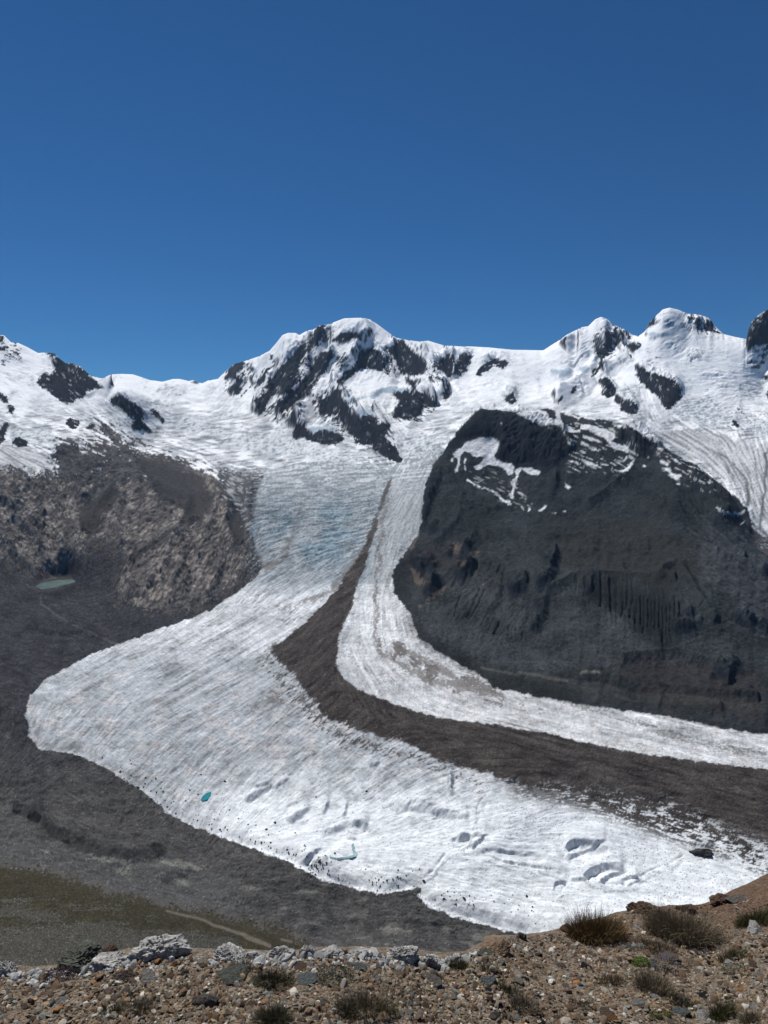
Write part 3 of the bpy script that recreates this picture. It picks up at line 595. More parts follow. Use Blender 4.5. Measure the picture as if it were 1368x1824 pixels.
# medial moraine a few metres proud
z = z + mo * midm * (5 + 2.2 * fbm(X2 / 22, Y2 / 30, 4, 82) + 0.7 * fbm(X2 / 5, Y2 / 6, 2, 83))

ga = np.zeros_like(z); gb = np.zeros_like(z)
m = (gl > 0.02) | ((samp(blur(region(GREYICE), 3), u0, v0) > .02))
gang = ang_at(u0[m] + 12 * rough[m], v0[m] + 12 * fine[m])
ga[m] = oriented(u0[m], v0[m], gang, 60, 6.5, 500, 3)
gb[m] = oriented(u0[m], v0[m], gang, 26, 2.6, 900, 2)
upper = sstep(1900, 2600, Y2)
icy = glm * (1 - mo)
z = z + icy * mpp * (1.6 * ga + 0.9 * gb) * (1 + 0.8 * upper)
cvs = ridged(X2 / 60 + .5 * rough, Y2 / 22, 3, 95)
z = z + icy * upper * (4.5 * cvs + 1.5 * fine)
hum = fbm(X2 / 16, Y2 / 16, 3, 96)
z = z + icy * (1 - upper) * (0.9 * hum + 4.2 * fbm(X2 / 60, Y2 / 60, 3, 97) + 1.4 * ridged(X2 / 34, Y2 / 30, 3, 94) * sstep(-.1, .3, rough))

# hollows melted into the ice (u, v, ru, rv, depth m, sharpness)
uw = u0 + 16 * fbm(X2 / 26, Y2 / 26, 3, 98); vw = v0 + 9 * fbm(X2 / 26, Y2 / 26, 3, 99)
for (cu, cv, ru, rv, dep) in [(1044, 1534, 46, 24, 11), (1080, 1572, 40, 17, 9), (1130, 1587, 24, 11, 5), (838, 1514, 30, 15, 6), (745, 1456, 46, 12, 4.5), (800, 1468, 34, 10, 3.5), (618, 1503, 50, 26, 6), (470, 1425, 46, 15, 4.5), (535, 1462, 34, 18, 4), (1000, 1595, 18, 14, 4), (905, 1540, 80, 14, 3.5), (366, 1420, 12, 8, 2.5), (1200, 1440, 40, 12, 3), (930, 1405, 30, 10, 3)]:
    du = (uw - cu) / ru; dv = (vw - cv) / rv
    q = np.hypot(du, dv)
    tilt = np.clip(.52 - .30 * du - .55 * dv, 0, 1)
    z = z - glm * dep * (1 - sstep(.66, 1.05, q)) * tilt * (1 + .35 * hum)
# melt channels and cracks
chan = region([], [(tr('ZF', '1290 190 1240 250 1220 380 1180 440 1080 500 1030 570 970 620'), 1.6), (tr('ZG', '400 620 370 680 355 690'), 3.0), (tr('ZG', '460 575 520 620 600 640 680 640 740 630'), 2.0), (tr('ZF', '400 540 440 510 500 480'), 4.0), (tr('ZG', '740 610 800 570 900 540 960 500'), 1.5), (tr('ZG', '0 490 100 530 300 560 380 590'), 1.6), (tr('P', '1000 1245 1090 1268 1150 1290 1250 1318 1368 1345'), 2.5), (tr('P', '680 1160 668 1090 670 1020'), 2.2)], br=1)
chn = samp(chan, u0, v0)
z = z - glm * chn * 2.0 * (.4 + sstep(-.2, .3, fbm(X2 / 18, Y2 / 18, 2, 881)))
# left side: dark caves in the moraine wall, moraine ridges
for (cu, cv, ru, rv, dep) in [(1250, 1515, 24, 10, -9), (157, 958, 14, 9, 18), (38, 975, 10, 5, 12)]:
    q = np.hypot((u0 + 7 * fine + 5 * og2 - cu) / ru, (v0 + 5 * rough + 3 * og2 - cv) / rv)
    z = z - dep * (1 - sstep(0.4, 1.0, q)) * np.clip(.6 - .6 * (v0 - cv) / rv, 0, 1) * midm
ridges2 = samp(tent([tr('P', '20 1440 70 1450 100 1490 150 1510 230 1525 290 1520'), tr('Z4', '560 235 470 340 430 440'), tr('Z4', '750 230 930 310 870 430 660 570'), tr('Z6', '370 1010 470 1020 640 1050 900 1100 1200 1160'), tr('Z4', '1240 170 1230 240 1060 320')], 12, 3), u0, v0)
z = z + ridges2 * midm * (12 + 8 * sl)
# rubble: every point a little out of level
rub = (.55 * pn(u0 / 2.3, v0 / 2.0, 890) + .45 * pn(u0 / 4.6, v0 / 3.6, 891) + .6 * np.maximum(0, pn(u0 / 6.5, v0 / 5, 892) - .35)) * mpp
z = z + rub * midm * (1.25 * near_deb + .9 * hillm + 1.5 * slm + 1.3 * mo * gl + .35 * icy) + rub * far * (rk * 1.8 + .12)
srib = samp(tent([tr('Z4', q) for q in ['60 430 170 500 260 640', '0 500 120 640 230 690', '210 200 240 330 290 480 300 640', '600 300 560 420 600 560', '960 420 840 560 760 680 700 800', '1060 380 1000 520 960 640 880 780', '1150 560 1080 640 1040 760 1000 830', '1100 300 1110 420', '860 480 820 600 780 700', '100 200 200 300 220 420', '640 600 620 700 640 800', '900 640 850 740 820 820', '380 200 420 300 400 420', '0 330 120 380 220 480']], 9, 1), u0 + 4 * fbm(u0 / 14, v0 / 14, 3, 893), v0 + 3 * fbm(u0 / 14, v0 / 14, 3, 894))
z = z + slm * srib * 17
hrib = samp(tent([tr('H1', q) for q in ['650 30 600 200 420 340 290 480', '890 70 1000 300 980 450', '1250 250 1200 440', '360 500 500 700 460 900 300 1060', '870 740 700 800 500 760']] + [tr('H2', q) for q in ['0 80 300 160 580 290 860 430 1000 540', '400 500 250 600 60 750', '640 640 800 800 1000 1000 1200 1140', '860 640 1000 800 1368 1000']] + [tr('H3', q) for q in ['860 60 1000 180 1180 300', '600 0 430 250 240 440', '1190 120 1160 300 1080 560 1040 700', '800 330 700 560', '1100 420 1368 280']] + [tr('H4', q) for q in ['700 190 560 300 330 300 0 290', '720 200 900 500 1000 620', '0 290 700 300', '1100 570 1368 680', '900 100 1368 260', '300 880 700 850 900 900 1100 1050', '0 1020 600 1120 1300 1180']], 10, 1), u0 + 4 * fbm(u0 / 16, v0 / 16, 3, 895), v0 + 3 * fbm(u0 / 16, v0 / 16, 3, 896))
z = z + hillm * hrib * 16
# lake floor is level
LAKE_Z = float(at(95, 1042, 2090).z)
uL, vL = proj(S2, LAKE_Z / Y2)                    # where each point of the plan would be seen at lake level
okL = ((Y2 > 1700) & (Y2 < 2600) & (uL < 260)).astype(float)
lk = samp(region([LAKE], br=1), uL, vL) * okL
lk2 = okL * np.clip(samp(blur(region([LAKE]), 7), uL, vL) * 4, 0, 1); lk2 = lk2 * lk2 * (3 - 2 * lk2)
z = z * (1 - lk2) + (LAKE_Z + .5 + .5 * fine) * lk2
z = z * (1 - lk) + (LAKE_Z - 1.2) * lk

# ------------------------------------------------------------------ keep the traced skylines
def col_target(lineP, s, it=4):
    U, V = prof(lineP)
    u = 684 + FPX * s
    for _ in range(it):
        v = np.interp(u, U, V); _, Tt = px2(u, v); u, _v = proj(s, Tt)
    return u, v, Tt
uT, vT, TT = col_target(SKY, SC)
rows_i = np.arange(NR)[None, :]
def hsm(a, n):
    k = np.hanning(n + 2)[1:-1]; k /= k.sum()
    return np.convolve(np.pad(a, n // 2, 'edge'), k, 'valid')
for it_, nn in enumerate((81, 41, 21, 7, 1, 1)):
    Tc = np.where(Y2 > 4700, z / Y2, -9)
    j = Tc.argmax(1); cur = Tc[np.arange(NC), j]; Ys = Y2[np.arange(NC), j]
    d = TT - cur
    if nn > 1:
        d = hsm(d, nn); Ysm = hsm(Ys, max(nn, 41))
        w = sstep(np.log(4600.0 if it_ < 2 else 5200.0), np.log(np.maximum(Ysm, 5600))[:, None], LY)
    else:
        w = np.exp(-((LY - np.log(Ys)[:, None]) / .035) ** 2)
    z = z + d[:, None] * Y2 * w
Tc = np.where(Y2 > 4700, z / Y2, -9); j = Tc.argmax(1); Ys = Y2[np.arange(NC), j]; zs = z[np.arange(NC), j]
beh = rows_i > j[:, None]
z = np.where(beh, np.minimum(z, zs[:, None] - 0.45 * (Y2 - Ys[:, None])), z)
z = np.where(~beh, np.minimum(z, (TT[:, None]) * Y2), z)
# hill crest
uh, vh, Th = col_target(HILL, SC)
HY = np.array(HILLY); Yr = np.interp(uh, HY[:, 0], HY[:, 1])
onh = (sstep(757, 800, uh) * (1 - sstep(1285, 1330, uh)))
zr = np.array([np.interp(Yr[i], Y2[i], z[i]) for i in range(NC)])
dl = hsm(Th * Yr - zr, 25) * onh
kk = np.exp(-((LY - np.log(Yr)[:, None]) / np.where(LY < np.log(Yr)[:, None], 0.16, 0.06)) ** 2)
z = z + dl[:, None] * kk
t_b = (Y2 - Yr[:, None]) / Yr[:, None]
lim_b = (Th[:, None] - 0.030 * sstep(0, .05, t_b)) * Y2
wb = onh[:, None] * ((t_b > 0) & (t_b < .22)) * (1 - sstep(.13, .21, t_b))
z = z * (1 - wb) + np.minimum(z, lim_b) * wb
for _k in range(3):
    front = (t_b <= 0.004) & (t_b > -.30) & (onh[:, None] > .5)
    Tf = np.where(front, z / Y2, -9); jj = Tf.argmax(1); ex = np.maximum(0, Tf[np.arange(NC), jj] - Th) * (onh > .5)
    z = z - ex[:, None] * Y2 * np.exp(-((LY - LY[np.arange(NC), jj][:, None]) / .05) ** 2)
z = z.astype(np.float32)
uu, vv = proj(S2, z / Y2)
# ------------------------------------------------------------------ what the land is made of (albedo and roughness of relief per point)
def C3(r, g, b):
    return np.array([r, g, b], np.float32)
wx = 7 * fbm(uu / 26, vv / 26, 2, 205) + 4.0 * fbm(uu / 9, vv / 9, 3, 201) + 1.2 * pn(uu / 2.2, vv / 2.2, 203)
wy = 5 * fbm(uu / 26, vv / 26, 2, 206) + 3.2 * fbm(uu / 9, vv / 9, 3, 202) + 1.0 * pn(uu / 2.2, vv / 2.2, 204)
q1 = np.zeros_like(z); q2 = np.zeros_like(z)
vm = (Y2 > 300) & (vv < 1720)
aang = ang_at(uu + 10 * pn(uu / 25, vv / 25, 207), vv)
q1[vm] = oriented(uu[vm], vv[vm], aang[vm], 30, 5.0, 3100, 3)
q2[vm] = oriented(uu[vm], vv[vm], aang[vm], 11, 2.2, 3300, 2)
_P = np.stack([X2, Y2, z], -1); _n = np.cross(np.gradient(_P, axis=0), np.gradient(_P, axis=1))
NZ = np.abs(_n[..., 2]) / (np.linalg.norm(_n, axis=-1) + 1e-9)
n1 = fbm(X2 / 300, Y2 / 300, 5, 301)
n2 = fbm(uu / 30, vv / 22, 4, 302)
n3 = fbm(uu / 5, vv / 4, 3, 303)
grain = np.random.default_rng(5).normal(0, 1, uu.shape).astype(np.float32)
def mask(R, br=1, amp=0.0, noise=None, soft=0.25, warp=1.0):
    b = samp(blur(R, br) if br else R, uu + wx * warp, vv + wy * warp)
    if amp:
        b = b + amp * (n3 if noise is None else noise) * (b > 0.003) * (b < 0.997)
    return sstep(0.5 - soft, 0.5 + soft, b)[..., None]
grain2 = (.6 * grain + 1.1 * pn(uu / 1.9, vv / 1.7, 395)).astype(np.float32)
def mix(a, b, t):
    return a * (1 - t) + b * t

col = np.zeros(uu.shape + (3,), np.float32) + C3(.86, .885, .915)
col[Y2 < 2650] = C3(.080, .074, .070)
rgh = np.full(uu.shape, 0.12, np.float32)
# firn: faint dirt bands on the lower basins
firn = sstep(680, 770, vv) * (vv < 900)
col *= (1 - .30 * firn * sstep(-.35, .1, n2 + q1))[..., None]
col = mix(col, C3(.34, .38, .42), (.75 * firn * sstep(.02, .30, fbm(uu / 50, vv / 20, 3, 396) + .5 * q1 + .3 * q2))[..., None])
strk = fbm(uu / 42 + .4 * n2, (vv + 0.12 * uu) / 3.6, 3, 310)
col *= (1 - firn * 0.58 * sstep(.0, .42, strk + .25 * n2 + .5 * q1))[..., None] * (1 - .05 * sstep(0, .6, n2))[..., None]
# crevasse lines on the high snow
cr = ridged(uu / 38 + .5 * n2, (vv + .1 * uu) / 7, 2, 311)
crm = np.maximum(sstep(.74, .93, cr) * sstep(-.1, .25, n2), sstep(.86, .97, 1 - np.abs(q1) * 3) * sstep(.05, .3, n2) * .8)
col = mix(col, C3(.40, .48, .56), (0.8 * crm)[..., None])
# ice falls
f = mask(R_icef, 0, soft=.45, warp=2.0)
ci = ridged(uu / 16 + .6 * n2, (vv + .2 * uu) / 5, 3, 312)
icol = mix(C3(.20, .25, .29), C3(.72, .75, .78), sstep(-.25, .85, ci + .7 * n3 + .5 * q2)[..., None])
col = mix(col, icol, f * .85)
R_gi = region(GREYICE)
f = mask(R_gi, 4, .5, soft=.3, warp=2)
go = np.zeros_like(z)
mm = f[..., 0] > .01
go[mm] = oriented(uu[mm], vv[mm], ang_at(uu[mm], vv[mm]), 70, 4.5, 1300, 3)
gcol = mix(C3(.19, .20, .215), C3(.60, .62, .64), sstep(-.45, .4, go + .3 * n3)[..., None])
col = mix(col, gcol, f * .9)
stp = region([], [(tr('H2', '1000 350 1100 420 1180 500 1215 580 1235 680 1210 750'), 1.5, 2.6), (tr('H2', '1340 350 1360 450 1330 700 1310 920'), 2.2), (tr('H2', '1050 440 1110 520 1130 600'), 1.0)], br=1)
col = mix(col, C3(.10, .105, .11), np.clip(samp(stp, uu + .6 * wx, vv + .4 * wy), 0, .85)[..., None])
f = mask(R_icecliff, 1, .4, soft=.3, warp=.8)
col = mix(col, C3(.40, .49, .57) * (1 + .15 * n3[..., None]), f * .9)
# high rock
rb = samp(blur(R_rock, 2), uu + .8 * wx, vv + .8 * wy)
rb2 = samp(blur(region(ROCK2), 7), uu + wx, vv + wy)
rb = np.maximum(rb, .40 * rb2 + .9 * np.maximum(0, q1 + .7 * q2) * (rb2 > .2))
rn = fbm(X2 / 60, Y2 / 60, 4, 320)
rn2 = pn(uu / 2.6, vv / 2.4, 321)
rm = sstep(.36, .50, rb + (.6 * q1 + .5 * q2 + .35 * n3) * (rb > .02) * (rb < .985))
led = sstep(.38, .58, .9 * q1 + .75 * q2 + .20 * rn2 + .30 * n2)   # snow left on ledges
rm = (rm * (1 - .55 * led))[..., None]
rockc = C3(.026, .031, .042) * (1 + .45 * rn[..., None] + .22 * n3[..., None]) + C3(.018, .012, .007) * sstep(.0, .5, n1)[..., None]
col = mix(col, rockc, rm); rgh = np.maximum(rgh, rm[..., 0])
# snow does not hold on walls
wall = sstep(.50, .34, NZ + .10 * n3)[..., None] * (Y2 > 2300)[..., None]
col = mix(col, rockc, wall)
# left rock slope
f = mask(R_slope, 6, 1.3, noise=n3 + 1.5 * q1 + n2, soft=.2)
dirt = C3(.090, .088, .091) * (1 + .35 * n3[..., None] + .25 * n2[..., None] + .5 * q1[..., None] + .4 * q2[..., None])
sn = sstep(.42, .55, fbm(uu / 14, (vv - .35 * uu) / 5, 3, 330)) * sstep(905, 830, vv) * (.9 - .3 * (n2 > 0))
dirt = mix(dirt, C3(.78, .80, .84), sn[..., None])
col = mix(col, dirt, f); rgh = np.maximum(rgh, f[..., 0] * .9)
f = mask(R_tan, 5, 1.1, noise=n3 + .6 * n2, soft=.22)
crk = ridged(uu / 24 + .5 * n2, (vv + .6 * uu) / 17, 4, 331)
tanc = C3(.245, .222, .205) * (1 + .35 * n3[..., None] + .35 * n2[..., None] + .12 * rn2[..., None] + .7 * q1[..., None] + .5 * q2[..., None])
tanc = mix(tanc, C3(.095, .092, .094), sstep(-.08, .10, fbm(uu / 38, vv / 30, 4, 333) - .3 * q1)[..., None] * .72)
tanc = mix(tanc, C3(.060, .058, .058), (sstep(.45, .75, crk) * .75)[..., None])
tanc = mix(tanc, C3(.30, .28, .25), (sstep(.35, .6, fbm(uu / 3.5, vv / 6, 2, 332)) * .5)[..., None])
col = mix(col, tanc, f * mask(R_slope, 3))
fss = mask(R_ss, 3, .7, soft=.35)
col = mix(col, C3(.050, .049, .051) * (1 + .3 * n3[..., None] + .1 * grain[..., None]), fss * .9 * mask(R_slope, 3))
fmg = mask(region(MARGIN), 4, .9, n3 + q1, .3)
mgc = mix(C3(.085, .088, .092), C3(.36, .38, .40), sstep(-.05, .5, 1.3 * q1 + q2 + .4 * n2)[..., None])
col = mix(col, mgc, fmg)
# valley moraine
f = mask(R_val, 7, 1.2, n3 + q1 + .8 * n2, soft=.3)
val = mix(C3(.040, .040, .045), C3(.068, .067, .066), sstep(1250, 1480, vv + 40 * n2)[..., None])
val = val * (1 + .30 * n3[..., None] + .45 * n2[..., None] + .20 * grain2[..., None] + .45 * q1[..., None] + .3 * q2[..., None])
pale = sstep(.25, .5, fbm(uu / 45, vv / 14, 4, 340)) * sstep(1480, 1560, vv)
val = mix(val, C3(.155, .15, .14), (pale * .6)[..., None])
for (cu, cv, ru, rv) in [(320, 1572, 26, 9), (300, 1540, 60, 8), (705, 1655, 30, 12), (800, 1655, 16, 8), (860, 1668, 24, 9), (445, 1582, 20, 5), (550, 1588, 22, 5)]:
    val = mix(val, C3(.19, .185, .165), (sstep(1.15, .4, np.hypot((uu - cu) / ru, (vv - cv) / rv) + .8 * n3 + .5 * q1) * .7)[..., None])
lz = mask(region([tr('L5', '-300 300 0 310 130 395 240 480 450 570 620 610 900 612 1100 650 1368 740 1368 960 1050 890 850 870 640 820 450 730 0 650 -300 650')]), 5, .8, n3 + n2, .35)
val = mix(val, C3(.082, .083, .083) * (1 + .35 * n3 + .3 * grain2 * .5 + .4 * q1)[..., None], lz * .8)
bk = mask(region([tr('L5', '110 290 240 300 280 400 400 450 480 500 560 540 700 560 830 552 900 570 1000 600 900 600 680 602 500 592 440 552 340 524 230 482 240 424 130 384')]), 2, .5, n3, .3)
val = mix(val, C3(.048, .048, .048), bk * .85)
val = mix(val, C3(.014, .015, .017), mask(region([tr('L5', q) for q in ['60 325 110 335 105 360 75 350', '135 382 180 352 200 336 234 362 240 420 200 400 160 383', '345 522 370 502 418 512 414 534 370 526']]), 1, .5, n3, .3) * .9)  # darkness inside the cave mouths painted into the albedo
pz = mask(region([tr('L5', q) for q in ['1020 742 1080 730 1092 768 1030 772', '900 620 1100 650 1180 690 1000 662', '660 682 780 658 760 692 680 702', '918 700 948 700 935 722', '1000 460 1020 480 1010 485', '190 570 300 585 260 590', '500 600 700 615 820 640 600 640']]), 2, 1.0, n3 + q1, .3)
val = mix(val, C3(.20, .20, .18), pz * .65)
spk = (pn(uu / 1.7, vv / 1.5, 341) > .62)[..., None]
val = np.where(spk, val * 2.1, val)
col = mix(col, val, f); rgh = np.maximum(rgh, f[..., 0] * .7)
strm = region([], [(tr('Z4', '195 770 200 810 260 850 330 900'), .5), (tr('Z4', '360 912 420 940 480 962'), .4), (tr('Z4', '500 975 570 1005'), .5), (tr('P', '330 1210 340 1240'), .5)], br=1)
col = mix(col, C3(.16, .165, .16), np.clip(samp(strm, uu + wx * .5, vv + wy * .5), 0, .5)[..., None])
# dark hill
f = mask(R_hill, 1, .3, soft=.2, warp=.6)
hn = ridged(uu / 22 + .5 * n2, (vv - .2 * uu) / 15, 5, 356)
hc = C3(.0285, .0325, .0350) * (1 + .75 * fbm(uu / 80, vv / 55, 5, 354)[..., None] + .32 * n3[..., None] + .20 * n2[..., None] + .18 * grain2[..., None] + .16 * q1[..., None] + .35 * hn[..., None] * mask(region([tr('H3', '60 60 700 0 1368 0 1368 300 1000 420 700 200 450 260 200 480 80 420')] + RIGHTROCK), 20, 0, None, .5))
hc = mix(hc, C3(.046, .050, .056) * (1 + .5 * hn[..., None] + .5 * q1[..., None]), .75 * mask(region(RIGHTROCK), 14, 1.0, n2 + q1, .35))
hc = mix(hc, C3(.031, .032, .028), .6 * mask(region(OLIVE), 14, 1.0, n2, .35))
hc = mix(hc, C3(.036, .032, .032), .6 * mask(region(RUST), 14, 1.2, n2, .35))
hc = mix(hc, C3(.013, .017, .023) * (1 + .4 * n3 + .3 * hn)[..., None], .85 * mask(R_cliff, 2, .8, soft=.3))  # cliff shade deepened in the albedo, beyond what the relief gives
tp = sstep(.30, .55, fbm(uu / 16, vv / 9, 3, 350)) * sstep(1000, 960, np.abs(vv - 1000) + 860 + 0 * uu) * 0
ochre = mask(region(PEB), 2, .9, n3 + q1, .3)
hc = mix(hc, C3(.12, .098, .08), ochre * .7)
for (l, w, a) in [(tr('Z6', '320 1002 400 1015 460 1030'), 1.6, .6), (tr('Z6', '460 1018 520 1028 580 1040 640 1050'), 2.6, .55), (tr('Z6', '684 1018 720 1016 756 1020'), 2.6, 1), (tr('Z6', '85 778 105 778'), 1.5, .8), (tr('Z6', '640 1060 760 1080 900 1110 1100 1120 1368 1150'), 9, .12)]:
    hc = mix(hc, C3(.17, .165, .14), np.clip(samp(region([], [(l, w)], br=1), uu + wx * .6, vv + wy * .4), 0, 1)[..., None] * a * .8)
spk = (pn(uu / 1.8, vv / 1.6, 351) > .66)[..., None]
hc = np.where(spk, hc * 1.7, hc)
hc = np.maximum(hc, .011)
# snow on the hill
R_sp = region(SNOWPATCH)
fs = mask(R_sp, 1, .45, noise=n3, soft=.3, warp=.55) * (1 - sstep(.44, .30, NZ)[..., None])
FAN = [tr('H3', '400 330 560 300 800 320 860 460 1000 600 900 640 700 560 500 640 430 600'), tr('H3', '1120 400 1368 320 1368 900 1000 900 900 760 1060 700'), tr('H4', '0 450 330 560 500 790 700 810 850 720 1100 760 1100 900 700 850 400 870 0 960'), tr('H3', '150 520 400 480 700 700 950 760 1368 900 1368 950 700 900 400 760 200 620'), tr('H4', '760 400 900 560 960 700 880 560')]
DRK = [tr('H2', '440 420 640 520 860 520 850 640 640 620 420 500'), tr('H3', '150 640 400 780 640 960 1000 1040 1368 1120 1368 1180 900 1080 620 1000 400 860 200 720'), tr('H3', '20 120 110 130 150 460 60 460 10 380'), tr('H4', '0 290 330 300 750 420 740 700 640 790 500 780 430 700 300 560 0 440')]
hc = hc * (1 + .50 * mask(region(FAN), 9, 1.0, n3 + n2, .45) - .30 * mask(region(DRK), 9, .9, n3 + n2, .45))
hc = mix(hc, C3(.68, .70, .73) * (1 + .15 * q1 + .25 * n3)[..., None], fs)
R_rs = region(ROCKSNOW[1:3] + ROCKSNOW[4:5])
band = sstep(.14, .24, fbm((uu + .2 * vv) / 22, (vv - .42 * uu) / 4.2, 3, 352) - .05)
hc = mix(hc, C3(.78, .80, .83), mask(R_rs, 6, .6, n2, .3) * band[..., None] * np.where(uu < 920, .25, .55)[..., None])
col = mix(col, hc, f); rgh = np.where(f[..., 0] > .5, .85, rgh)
rs2 = mask(region([ROCKSNOW[0], ROCKSNOW[3]]), 5, .6, n2, .3) * sstep(.0, .12, fbm((uu + .2 * vv) / 12, (vv - .4 * uu) / 4.5, 3, 353))[..., None]
col = mix(col, C3(.075, .07, .068) * (1 + .3 * n3[..., None]), rs2 * (1 - f))
# glacier
f = mask(R_gl, 1, .5, soft=.22, warp=.9)
mm = f[..., 0] > .002
ga = np.zeros_like(z); gb = np.zeros_like(z); gc = np.zeros_like(z)
aa = ang_at(uu[mm] + 10 * n2[mm], vv[mm] + 10 * n1[mm])
ga[mm] = oriented(uu[mm], vv[mm], aa, 75, 3.6, 1500, 3)
gb[mm] = oriented(uu[mm], vv[mm], aa, 22, 1.7, 1700, 2)
gc[mm] = oriented(uu[mm], vv[mm], aa + 1.1, 16, 2.2, 1900, 2)
up = sstep(1075, 960, vv + 30 * n2 - .12 * (uu - 500)) * (uu < 700)
up = np.maximum(up, sstep(1010, 900, vv))
tone = .5 * n2 + .45 * n1
lowz = sstep(1340, 1470, vv + 70 * n2 - .02 * (uu - 600)) * sstep(250, 420, uu - .4 * (1500 - vv))
lowz = np.maximum(lowz, sstep(1520, 1580, vv))
base = mix(C3(.35, .375, .40), C3(.70, .735, .765), lowz[..., None])
band_r = sstep(-20, 25, uu - np.interp(vv, [850, 1000, 1180, 1240, 1300, 1380], [700, 655, 602, 660, 830, 1368])) * (vv < 1400)
base = mix(base, C3(.50, .515, .53), (band_r * (vv > 1040))[..., None])
base = mix(base, C3(.53, .55, .575), (sstep(1020, 1080, vv) * sstep(1200, 1120, vv) * (1 - band_r))[..., None])
pink = sstep(-.1, .35, n2 + .4 * n1) * sstep(1130, 1250, vv) * (1 - lowz)
base = mix(base, C3(.40, .385, .385), (pink * .55)[..., None])
big_s = fbm(uu / 90, vv / 40, 3, 366)
cj = ridged(uu / 9 + .6 * n3, vv / 6, 3, 368)
gd = np.zeros_like(z); gd[mm] = oriented(uu[mm], vv[mm], aa, 150, 8, 4100, 3)
patch = .25 + 1.15 * sstep(-.25, .35, fbm(uu / 55, vv / 38, 3, 369))
crk3, _cid = voro(uu / 13 + .9 * n3 + .5 * n2, vv / 6.5 + .8 * n2, 372)
st = (.60 * ga + .60 * gb) * patch + .8 * gd - .5 * sstep(.52, .80, crk3) * sstep(-.2, .3, n2 + n1) + .35 * fbm(uu / 16, vv / 10, 4, 373) + .06 - .35 * sstep(.35, .8, cj) + .12 + .5 * gc + .8 * tone + .7 * big_s * (1 - .6 * lowz)
base = base * np.clip(1 + (.62 - .40 * lowz) * st, .35, 1.55)[..., None]
crk1 = sstep(.86, .97, 1 - np.abs(ga + .15 * n3) * 4.0) * sstep(-.1, .3, n2 + .5 * gc)
base = mix(base, C3(.11, .12, .13), (crk1 * (.55 - .25 * lowz))[..., None])
crk2 = sstep(.88, .98, 1 - np.abs(gb) * 3.5) * sstep(.0, .3, big_s + .4 * n3)
base = mix(base, C3(.16, .17, .18), (crk2 * .5)[..., None])
upc = mix(C3(.11, .145, .17), C3(.38, .415, .44), sstep(-.55, .5, .9 * ga + .8 * gb + .5 * n3 + .6 * tone)[..., None])
base0 = base
upc = mix(upc, C3(.55, .57, .59), (sstep(.35, .6, gb + .5 * n3 + .3 * ga) * .5)[..., None])
blue = sstep(.0, .3, fbm(uu / 70, vv / 60, 3, 360) + .1) * sstep(870, 930, vv) * sstep(720, 640, uu)
upc = mix(upc, upc * C3(.70, .88, .96), (.8 * blue)[..., None])
upc = mix(upc, C3(.50, .505, .51) * (1 + .4 * n3[..., None] + .4 * q1[..., None]), (.55 * sstep(880, 810, vv + 20 * n2))[..., None])
upc = mix(upc, C3(.44, .45, .46) * (1 + .4 * ga[..., None]), (.6 * band_r)[..., None])
base = mix(base, upc, (up * .95)[..., None])
topb = sstep(900, 826, vv + 60 * n2 + 26 * ga + 30 * n1)
base = mix(base, mix(C3(.24, .28, .31), C3(.66, .69, .72), sstep(-.25, .35, strk + .5 * n3 + .6 * ga)[..., None]), (.85 * topb)[..., None])
# debris along the margins and second thin moraine line
R_l2 = region([], [(tr('P', '692 853 679 940 676 985 671 1017 669 1058 672 1091 664 1120 678 1160'), 2.5, 4), (tr('P', '678 1158 709 1183 740 1200 773 1212 820 1222 855 1230 900 1240'), 6, 5), (tr('P', '650 980 630 1000 610 1030 585 1052 555 1072'), 5), (tr('P', '570 1060 530 1075 500 1085'), 2), (tr('P', '448 850 452 900 470 985 500 1000 520 960 530 920 540 890'), 1.2),
                   (tr('P', '452 985 470 1010 500 1000 515 960'), 6, 3), (tr('P', '700 1150 745 1170 790 1195 840 1222'), 7, 5), (tr('P', '1000 1248 1090 1275 1180 1300 1240 1322 1368 1342'), 1.6), (tr('P', '1150 1300 1260 1330 1368 1352'), 1.2),
                   (tr('P', '477 1160 500 1150 540 1118'), 7), (tr('P', '480 1230 500 1245 470 1255'), 2)], br=2)
R_dp = region([tr('H3', q) for q in ['0 740 60 750 90 800 60 860 0 880', '130 860 200 890 200 960 150 940', '230 900 330 930 320 1000 280 1040 240 1000', '440 990 560 1010 700 1060 770 1110 700 1110 600 1080 480 1020', '430 1090 480 1120 450 1130', '665 1165 700 1170 690 1190', '760 1180 800 1200 780 1225', '920 1200 950 1210 940 1230', '1050 1230 1100 1240 1070 1265']])
base = mix(base, C3(.11, .10, .095) * (1 + .3 * n3[..., None]), mask(R_dp, 2, 1.1, n3 + q1, .3) * .85)
R_dm = region([tr('H3', '95 470 200 640 330 790 500 900 640 1000 780 1080 900 1110 760 1090 600 1000 450 910 250 800 120 650')])
base = mix(base, C3(.13, .125, .125), mask(R_dm, 4, .8, n3, .4) * .7)
l2 = mask(R_l2, 1, 1.0, n3 + .8 * ga, .3, 1.5)
base = mix(base, C3(.14, .125, .115) * (1 + .3 * n3[..., None]), l2 * .72)
# pale leading strip right of the left margin, wet and dark margin
inner = samp(blur(R_gl, 8), uu, vv)
spd = (sstep(.42, .62, pn(uu / 3.1, vv / 2.6, 361) + .35 * (1 - inner) * 2 - .25) * sstep(1.0, .55, inner) * sstep(1320, 1400, vv))
base = mix(base, C3(.10, .095, .09), spd[..., None] * .85)
